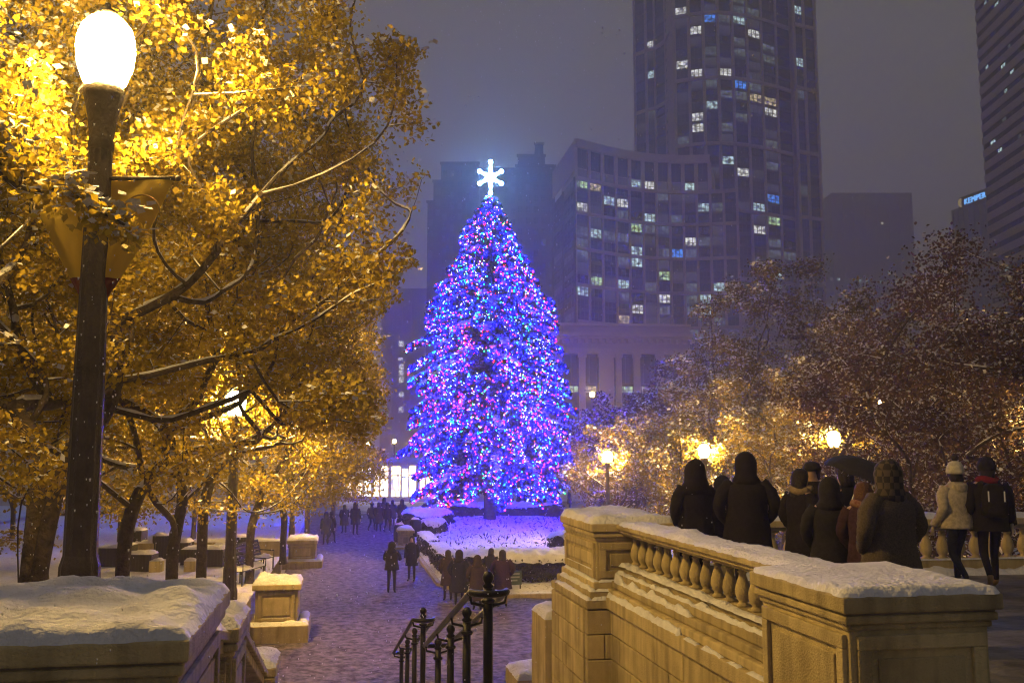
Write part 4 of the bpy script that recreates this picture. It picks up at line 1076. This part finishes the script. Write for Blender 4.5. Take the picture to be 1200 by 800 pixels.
# bright street front beyond the path
t = thing('lit_storefront', 'brightly lit street front glowing at the end of the path', 'building')
A, B = gp(395, 98), gp(520, 98); d = (B-A).normalized(); n = Vector((d.y,-d.x,0)); A.z = 0; L = (B-A).length
mb = MB(); bay_bar(mb, A, A+d*L, 0, 3.9, -.2, 8); obj('wall', mb, 'limestone', t)
mb = MB(); bay_bar(mb, A, A+d*L, 3.9, 4.4, .5, 8); obj('cornice', mb, 'limestone', t)
pu = MB().add([(0,0,0),(1,0,0),(1,0,1),(0,0,1)], [(0,1,2,3)], 1)
for a_ in (0,.5,1): pu.box(max(0,a_-.02), min(1,a_+.02), -.06, -.01, 0, 1, 0)
pu.box(0,1,-.05,-.012,.68,.72,0)
PW = {k: pu.mesh('shop_window', ['mullion', k]) for k in ('shop_white','shop_warm','lit_white','lit_dim')}
x = .3; i = 0
while x < L-1.4:
    w = r.uniform(.4, .95); p = A+d*x-n*.15
    k = r.choice(['shop_white','shop_warm','shop_warm','shop_white','shop_warm'])
    place('shop_window', PW[k], t, (p.x,p.y,.5), d, w, r.uniform(2.4,3.1)); x += w+r.uniform(.15,.45)
# ------------------------------------------------------------------ people
def skin_body(pose='stand', fingers=True):
    v = []; e = []; rr = []
    def add(p, r_, par=None):
        v.append(p); rr.append(r_ if hasattr(r_, '__len__') else (r_, r_))
        if par is not None: e.append((par, len(v)-1))
        return len(v)-1
    pel = add((0,0,.95), (.15,.115)); sp = add((0,.0,1.12), (.135,.10), pel); ch_ = add((0,0,1.30), (.155,.11), sp); up = add((0,-.01,1.43), (.11,.085), ch_)
    nk = add((0,.0,1.52), (.055,.055), up); hd = add((0,.02,1.62), (.078,.092), nk); tp = add((0,.012,1.70), (.066,.078), hd); add((0,.115,1.615), .016, hd)
    for s in (-1, 1):
        f = 0
        if pose == 'walk': f = s
        hip = add((.09*s,0,.90), (.085,.09), pel)
        if f > 0: kn, an, toe = (.09*s,.20,.52), (.10*s,.22,.10), (.10*s,.37,.05)
        elif f < 0: kn, an, toe = (.09*s,.03,.50), (.10*s,-.30,.20), (.10*s,-.21,.06)
        else: kn, an, toe = (.10*s,.02,.50), (.11*s,-.01,.09), (.13*s,.14,.045)
        k = add(kn, .062, hip); a = add(an, .043, k); add(toe, (.045,.035), a)
        sh = add((.175*s,-.01,1.42), .062, up)
        if pose == 'photo': el, wr, hn = (.25*s,.10,1.20), (.10*s,.30,1.38), (.06*s,.35,1.45)
        elif pose == 'brolly' and s > 0: el, wr, hn = (.25*s,.08,1.17), (.16*s,.24,1.36), (.15*s,.28,1.42)
        elif pose == 'pocket': el, wr, hn = (.29*s,-.05,1.17), (.22*s,.08,.98), (.18*s,.13,.93)
        else: el, wr, hn = (.255*s,-.03+.05*f,1.15), (.27*s,.05+.10*f*-1,.91), (.27*s,.07-.12*f,.83)
        q = add(el, .042, sh); w = add(wr, .028, q); h = add(hn, (.034,.020), w)
        if fingers:
            h0, w0 = Vector(hn), Vector(wr); d = (h0-w0).normalized(); sx = Vector((0,1,0)) if abs(d.y) < .7 else Vector((1,0,0))
            for i, L in enumerate((.062,.072,.068,.052)):
                b = h0 + d*.035 + sx*(.024*(1.5-i)); i1 = add(tuple(b), .010, h); i2 = add(tuple(b+d*L*.55+Vector((-s*.010,0,0))), .009, i1); add(tuple(b+d*L*.95+Vector((-s*.026,0,0))), .008, i2)
            tb = h0 - d*.01 + sx*.035; i1 = add(tuple(tb), .011, h); add(tuple(tb+d*.045+sx*.02), .009, i1)
    me = bpy.data.meshes.new('body'); me.from_pydata(v, e, []); o = bpy.data.objects.new('tmp_body', me); C.objects.link(o)
    m = o.modifiers.new('skin', 'SKIN'); o.modifiers.new('sub', 'SUBSURF').levels = 1
    for i, sv in enumerate(me.skin_vertices[0].data): sv.radius = rr[i]; sv.use_root = (i == 0)
    bpy.context.view_layer.update()
    dg = bpy.context.evaluated_depsgraph_get()
    out = bpy.data.meshes.new_from_object(o.evaluated_get(dg)); bpy.data.objects.remove(o)
    out.polygons.foreach_set('use_smooth', [True]*len(out.polygons))
    return out
_bodies = {}
def body_mesh(pose, legs, boots, hands):
    key = (pose, legs, boots, hands)
    if key in _bodies: return _bodies[key]
    if pose not in _bodies: _bodies[pose] = skin_body(pose)
    me = _bodies[pose].copy(); me.materials.clear()
    for m in ('skin', legs, boots, hands): me.materials.append(MATS[m])
    for p in me.polygons:
        c = p.center
        p.material_index = 2 if c.z < .12 or (pose == 'walk' and c.x < 0 and c.y < -.2 and c.z < .24) else (1 if c.z < 1.0 and abs(c.x) < .215 and not (pose == 'pocket' and abs(c.x) > .17 and c.z > .9) else (3 if (c.z < 1.0 or (pose in ('photo','brolly') and c.y > .26 and c.z < 1.56)) else 0))
    _bodies[key] = me; return me
def coat_mesh(pose, hem, wide, seed):
    rg = random.Random(seed); ph = rg.uniform(0, 6)
    R_ = [(hem,.225*wide+.05*(1.0-hem)*wide,.165+.05*(1-hem)),(hem+.05,.228*wide+.045*(1.0-hem)*wide,.168+.04*(1-hem))]
    zs = [hem+.05+(1.52-hem-.05)*k/14 for k in range(1, 15)]
    def rad(z):
        T = [(0,.30,.235),(.6,.265,.21),(.9,.235,.18),(1.08,.205,.150),(1.28,.232,.160),(1.40,.222,.142),(1.46,.165,.115),(1.50,.105,.09),(1.53,.085,.085)]
        for (a, x, y), (b, x2, y2) in zip(T, T[1:]):
            if z <= b: q = (z-a)/(b-a); return (x+(x2-x)*q)*wide**(1 if z < 1.42 else .4), (y+(y2-y)*q)*(wide**.7 if z < 1.42 else 1)
        return .085,.085
    R_ = [(hem-.0, *rad(hem)), (hem+.03, *rad(hem+.03))] + [(z, *rad(z)) for z in zs]
    m = MB(); n = 28; rs = []
    for z, rx, ry in R_:
        fold = max(0, min(1, (1.15-z)/.5))
        ring = []
        for i in range(n):
            a = 2*PI*i/n; k = 1 + fold*.045*math.sin(6*a+ph+z*1.5) + .018*math.sin(9*a+z*22+ph) + .05*noise.noise(Vector((math.cos(a)*2.4, math.sin(a)*2.4, z*6+ph))) + .025*noise.noise(Vector((math.cos(a)*6, math.sin(a)*6, z*9+ph)))
            ring.append((rx*k*math.cos(a), ry*k*math.sin(a)-.005, z))
        rs.append(ring)
    m.rings(rs)
    for s in (-1, 1):
        f = s if pose == 'walk' else 0
        if pose == 'photo': ps = [(.17*s,-.01,1.42),(.22*s,.03,1.33),(.25*s,.10,1.20),(.18*s,.2,1.28),(.10*s,.30,1.375)]
        elif pose == 'brolly' and s > 0: ps = [(.17*s,-.01,1.42),(.22*s,.02,1.31),(.25*s,.08,1.17),(.20*s,.17,1.27),(.16*s,.24,1.36)]
        elif pose == 'pocket': ps = [(.17*s,-.01,1.43),(.245*s,-.03,1.31),(.29*s,-.05,1.17),(.27*s,.0,1.07),(.20*s,.10,.96)]
        else: ps = [(.17*s,-.01,1.43),(.235*s,-.02,1.30),(.258*s,-.03+.05*f,1.15),(.27*s,.01,1.02),(.272*s,.05-.10*f,.90)]
        ps = [Vector((p[0]*(wide**.8 if k else 1), p[1], p[2])) for k, p in enumerate(ps)]
        fine = []; rr = []
        R0 = [.085,.082,.072,.062,.055]
        for k in range(len(ps)-1):
            for j in range(4):
                q = j/4; fine.append(ps[k].lerp(ps[k+1], q)); rr.append((R0[k]+(R0[k+1]-R0[k])*q)*(1+.05*math.sin(k*4+j*2.3+ph))*wide**.5)
        fine.append(ps[-1]); rr.append(R0[-1])
        m.tube(fine, rr, 12)
    return m
def person(lab, px, D, zg, H, face, pose='stand', coat='cloth_black', hem=.5, wide=1.0, head='hood', headmat=None, legs='cloth_char', boots='boot', hands='glove', group=None, seed=0, extra=None, loc=None):
    p = ground_at(px, D, zg) if loc is None else Vector(loc)
    t = thing('person', lab, 'person', tuple(p), face, group)
    s = H/1.75; t.scale = (s,s,s)
    b = link('body', body_mesh(pose, legs, boots, hands), t)
    co = obj('coat', coat_mesh(pose, hem, wide, seed+3), coat, t, smooth=True)
    hm = headmat or coat
    def capring(R__, mm, nm, front=.07, sd=0):
        m = MB(); n = 22; rs = []
        for z, rx, ry, yo in R__:
            rs.append([(rx*math.cos(2*PI*i/n)*(1+.03*math.sin(7*2*PI*i/n+z*30+sd)), min(front, yo+ry*math.sin(2*PI*i/n)*(1+.03*math.sin(5*2*PI*i/n+z*20))), z) for i in range(n)])
        m.rings(rs); return obj(nm, m, mm, co if nm == 'hood' else t, smooth=True)
    if head == 'hood': capring([(1.40,.19,.13,-.02),(1.47,.165,.125,-.03),(1.53,.128,.12,-.03),(1.60,.130,.13,-.02),(1.67,.132,.135,-.015),(1.73,.118,.12,-.015),(1.78,.085,.09,-.02),(1.81,.03,.04,-.03)], hm, 'hood', .075, seed)
    if head == 'bighood': capring([(1.36,.25,.15,-.03),(1.44,.215,.14,-.035),(1.52,.165,.135,-.04),(1.60,.145,.14,-.03),(1.68,.142,.145,-.025),(1.75,.122,.125,-.03),(1.80,.08,.09,-.04),(1.83,.03,.03,-.05)], hm, 'hood', .075, seed)
    if head in ('hat', 'pomhat'):
        capring([(1.52,.088,.06,-.04),(1.56,.098,.085,-.02),(1.62,.098,.09,-.01),(1.66,.1,.1,0)], 'hair_dark', 'hair', .02, seed)
        kh = capring([(1.63,.112,.125,.0),(1.66,.122,.135,.0),(1.69,.118,.130,0),(1.74,.108,.118,0),(1.79,.08,.088,-.005),(1.815,.035,.04,-.005)], hm, 'knit_hat', .13, seed)
        if head == 'pomhat': obj('pompom', MB().ball((0,-.01,1.86), .052, 12, 8), 'hair_dark', kh, smooth=True)
    if head in ('hair', 'longhair'):
        low = 1.30 if head == 'longhair' else 1.53
        capring([(low,.085,.04,-.10 if head == 'longhair' else -.05),(1.50,.11,.07,-.06),(1.58,.108,.09,-.025),(1.66,.108,.108,-.01),(1.72,.09,.095,0),(1.76,.04,.05,0)], hm, 'hair', .055, seed)
    if head in ('cap',):
        capring([(1.54,.085,.06,-.04),(1.60,.095,.09,-.015),(1.66,.1,.1,0)], 'hair_dark', 'hair', .03, seed)
        capring([(1.65,.115,.125,0),(1.70,.113,.122,0),(1.75,.09,.1,0),(1.775,.03,.035,0)], hm, 'cap', .13, seed)
    if extra: extra(t)
    return t
def scarf(mm):
    def f(t): obj('scarf', MB().tube([(.115*math.cos(a), .105*math.sin(a)-.0, 1.49+.02*math.sin(2*a)) for a in [2*PI*k/18 for k in range(19)]], .05, 8), mm, t, smooth=True)
    return f
TZ = 3.02
aw = -YAW   # straight away from the camera
person('person in a long black hooded coat at the left end of the balustrade', 813, 12.9, TZ, 1.72, aw+.25, 'pocket', 'cloth_black', .55, 1.08, 'bighood', seed=1)
person('small dark person between the two large hooded figures', 845, 13.4, TZ, 1.52, aw+.1, 'pocket', 'cloth_navy', .6, .95, 'hood', seed=2)
person('large person in a black hooded parka seen from behind', 873, 12.3, TZ, 1.83, aw-.1, 'pocket', 'cloth_black', .6, 1.18, 'hood', seed=3)
person('long-haired woman in black turned to the right, pale scarf at her neck', 937, 11.7, TZ, 1.68, aw-1.1, 'pocket', 'cloth_black', .5, .92, 'longhair', 'hair_dark', seed=4, extra=scarf('cloth_tan'))
person('dark-capped person half hidden behind the long-haired woman', 951, 12.6, TZ, 1.74, aw+2.6, 'pocket', 'cloth_black', .6, 1.0, 'cap', 'cloth_char', seed=5)
person('short person in a dark hooded coat seen from behind beside the long-haired woman', 970, 10.7, TZ, 1.56, aw-.2, 'pocket', 'cloth_char', .62, 1.05, 'hood', seed=6)
person('person in dark clothes holding the black umbrella', 989, 12.2, TZ, 1.70, aw+.5, 'brolly', 'cloth_navy', .6, 1.0, 'hair', 'hair_dark', seed=7)
person('ginger-haired person in a striped scarf partly hidden by the man in tweed', 1010, 10.4, TZ, 1.56, aw-.6, 'pocket', 'cloth_plum', .6, .9, 'hair', 'hair_ginger', seed=8, extra=scarf('cloth_stripe'))
person('stooping person in a brown tweed coat and checked hat', 1038, 9.3, TZ, 1.76, aw+.45, 'pocket', 'cloth_tweed', .42, 1.26, 'hood', 'plaid', seed=9)
person('woman in a cream hooded jacket and bobble hat walking away', 1118, 13.6, TZ, 1.70, aw+.15, 'walk', 'cloth_cream', .86, 1.02, 'pomhat', 'knit_cream', legs='cloth_denim', seed=10, extra=lambda t: obj('jacket_hood', MB().rings([[(rx*math.cos(2*PI*i/16), -.10+ry*math.sin(2*PI*i/16), z) for i in range(16)] for z, rx, ry in ((1.33,.05,.02),(1.36,.10,.05),(1.42,.125,.065),(1.47,.12,.06),(1.50,.10,.05))]), 'cloth_cream', t, smooth=True))
person('man in black with red collar and backpack walking beside the woman in cream', 1155, 14.0-.5, TZ, 1.76, aw-.2, 'walk', 'cloth_black', .8, 1.05, 'hat', 'cloth_char', legs='cloth_black', boots='boot_tan', seed=11, extra=scarf('cloth_red'))
# backpack worn by the man
p = ground_at(1156, 13.5, TZ); t = thing('backpack', 'black backpack with pale strips on the back of the walking man', 'backpack', tuple(p), aw-.2)
obj('bag', MB().rings([[(rx*math.copysign(abs(math.cos(a))**.6, math.cos(a)), -.26+ry*math.copysign(abs(math.sin(a))**.6, math.sin(a)), z) for a in [2*PI*i/20 for i in range(20)]] for z, rx, ry in ((1.00,.12,.06),(1.03,.155,.095),(1.15,.165,.11),(1.30,.155,.10),(1.42,.13,.075),(1.46,.09,.05))]), 'cloth_black', t, smooth=True)
obj('pocket', MB().rings([[(.115*math.copysign(abs(math.cos(a))**.5, math.cos(a)), -.35+.035*math.sin(a), z) for a in [2*PI*i/16 for i in range(16)]] for z in (1.04,1.06,1.18,1.20)]), 'cloth_black', t, smooth=True)
for s in (-.1,.1): obj('reflective_strip', MB().box(s-.008, s+.008, -.375, -.365, 1.22, 1.36), 'white_rod', t)
for s in (-1,1): obj('strap', MB().tube([(.10*s,-.17,1.45),(.12*s,-.05,1.50),(.14*s,.10,1.44),(.15*s,.15,1.25),(.16*s,.0,1.05),(.14*s,-.16,1.03)], .02, 6), 'cloth_black', t)
# umbrella
ph_ = ground_at(989, 12.2, TZ); uc = at(1008, 561, 11.6)
t = thing('umbrella', 'open black umbrella with snow on it, tilted over the group', 'umbrella', tuple(uc), 0)
t.rotation_euler = (R(10), R(20), 0)
nU = 8; m = MB(); rs = []; Ru = .47
for k in range(8):
    q = k/7; rs.append([(Ru*math.sin(q*1.25)/math.sin(1.25)*math.cos(2*PI*i/32)*(1-.05*q*abs(math.sin(nU*PI*i/32))), Ru*math.sin(q*1.25)/math.sin(1.25)*math.sin(2*PI*i/32)*(1-.05*q*abs(math.sin(nU*PI*i/32))), .24*(math.cos(q*1.25)-math.cos(1.25))/(1-math.cos(1.25)) - .025*q*abs(math.sin(nU*PI*i/32))*-1) for i in range(32)])
rs[0] = [(x*0+.004*math.cos(2*PI*i/32), .004*math.sin(2*PI*i/32), .24) for i, (x, y, z) in enumerate(rs[0])]
m.rings(rs, cap=False); o = obj('canopy', m, 'umbrella', t); sdm = o.modifiers.new('thick', 'SOLIDIFY'); sdm.thickness = .004
for i in range(nU):
    a = 2*PI*i/nU; obj('rib', MB().tube([(Ru*math.sin(q*1.25)/math.sin(1.25)*math.cos(a), Ru*math.sin(q*1.25)/math.sin(1.25)*math.sin(a), .24*(math.cos(q*1.25)-math.cos(1.25))/(1-math.cos(1.25))-.012) for q in (0,.3,.6,.85,1.02)], .004, 4), 'steel', o)
obj('shaft', MB().tube([(0,0,-.55),(0,0,.30)], .008, 6), 'steel', t); obj('handle', MB().tube([(0,0,-.72),(0,0,-.52)], .018, 8), 'wood', t)
# people on the plaza
person('person in a short dark jacket with both arms raised, standing on the path', 461, 34.3, .02, 1.74, aw-.05, 'photo', 'cloth_black', .82, 1.05, 'hood', seed=20, group='people on the path')
person('woman in a long dark coat on the path, facing the camera', 484, 37.5, .02, 1.70, aw+PI-.2, 'stand', 'cloth_navy', .62, .95, 'longhair', 'hair_dark', seed=21, boots='boot', legs='cloth_brown', group='people on the path')
G = 'huddled group in front of the bed'
person('leftmost of the huddled group, in a brown coat', 526, 32.6, .02, 1.66, aw+.3, 'pocket', 'cloth_brown', .55, .95, 'longhair', 'hair_dark', seed=22, group=G)
person('tall dark-coated person second from left in the huddled group', 539, 31.6, .02, 1.72, aw-.1, 'pocket', 'cloth_navy', .45, 1.12, 'hood', 'cloth_char', seed=23, group=G)
person('person in a long brown coat in the middle of the huddled group', 560, 30.6, .02, 1.66, aw+.1, 'pocket', 'cloth_brown', .35, 1.1, 'hood', seed=24, group=G)
person('short dark-haired person at the back of the huddled group', 576, 33.6, .02, 1.62, aw-.3, 'pocket', 'cloth_char', .6, .95, 'hair', 'hair_dark', seed=25, group=G)
person('rightmost of the huddled group, broad with long hair and pale trousers', 589, 31.2, .02, 1.80, aw+.1, 'pocket', 'cloth_plum', .58, 1.12, 'longhair', 'hair_dark', legs='cloth_tan', seed=26, group=G)
G = 'strollers at the far end of the path'
FAR = [(384,52,1.70,'blue-jacketed one of the pair by the second path pedestal','cloth_denim'),(390,52.8,1.66,'darker one of the pair by the second path pedestal','cloth_black'),
       (405,59.5,1.72,'stroller walking alone at the left of the far group','cloth_navy'),(418,58,1.90,'tall stroller next to the left tree edge','cloth_char'),
       (437,61,1.74,'leftmost of the cluster of strollers before the bright street','cloth_navy'),(445,60.5,1.82,'second stroller of the cluster before the bright street','cloth_black'),
       (451,66,1.82,'stroller at the back of the cluster before the bright street','cloth_char'),(455,60,1.78,'stroller in the middle of the cluster before the bright street','cloth_black'),
       (461,65,1.74,'rightmost of the cluster of strollers before the bright street','cloth_navy'),(472,63,1.84,'stroller standing apart beside the pink-lit shrub','cloth_char'),
       (470,58,1.2,'child bending beside the litter bins','cloth_black')]
for i, (px, D, H, lb, ct) in enumerate(FAR):
    person(lb, px, D, .02, H, aw+random.Random(i).uniform(-.6,.6), ('stand','walk','pocket')[i % 3], ct, (.6,.8,.5)[i % 3], 1.0, ('hood','hat','hair')[i % 3], ct if i % 3 == 0 else ('cloth_char' if i % 3 == 1 else 'hair_dark'), seed=40+i, group=G)
for i, (px, D) in enumerate(((589,78),(608,80),(622,77),(636,82),(650,79),(667,81))):
    person(('first','second','third','fourth','fifth','sixth')[i]+' figure from the left standing behind the lit tree', px, D, .05, 1.75, aw+i, ('pocket','stand')[i % 2], ('cloth_navy','cloth_black')[i % 2], .6, 1.0, 'hood', seed=60+i, group='figures behind the lit tree')
# ------------------------------------------------------------------ falling snow and the air
rg = np.random.default_rng(3); n = 16000
D = 2.5 + 42*rg.random(n)**1.3; px = rg.uniform(-40, 1240, n); py = rg.uniform(-60, 800, n)
fl_ = np.array([tuple(at(a, b, d_)) for a, b, d_ in zip(px, py, D)]); fl_ = fl_[np.min([np.linalg.norm(fl_-np.array(lp), axis=1) for lp, _ in LAMPS[:2]], axis=0) < 7]
tet = np.array([(1,1,1),(1,-1,-1),(-1,1,-1),(-1,-1,1)], float)*.6; tf = np.array([(0,1,2),(0,3,1),(0,2,3),(1,3,2)])
sz = rg.uniform(.0022,.0055,len(fl_))[:,None,None]
V = (fl_[:,None,:] + tet[None]*sz*np.array([1,1,1.8])).reshape(-1,3); Fc = (np.arange(len(fl_))[:,None,None]*4 + tf[None]).reshape(-1,3)
tag(link('falling_snow', np_mesh('falling_snow', V, Fc, 'snow')), 'fine snowflakes falling through the whole scene', 'snowfall', kind='stuff')
hz = bpy.data.materials.new('air'); hz.use_nodes = True; nt = hz.node_tree
for n_ in list(nt.nodes):
    if n_.type == 'BSDF_PRINCIPLED': nt.nodes.remove(n_)
pv = nt.nodes.new('ShaderNodeVolumePrincipled'); pv.inputs['Color'].default_value = (.97,.93,.88,1); pv.inputs['Density'].default_value = .0019
pv.inputs['Anisotropy'].default_value = .25
nt.links.new(pv.outputs[0], nt.nodes['Material Output'].inputs['Volume']); MATS['air'] = hz
tag(obj('haze', MB().box(-710, 710, -70, 710, -1.1, 180), 'air'), 'snowy night haze that fades the towers', 'haze', kind='stuff')
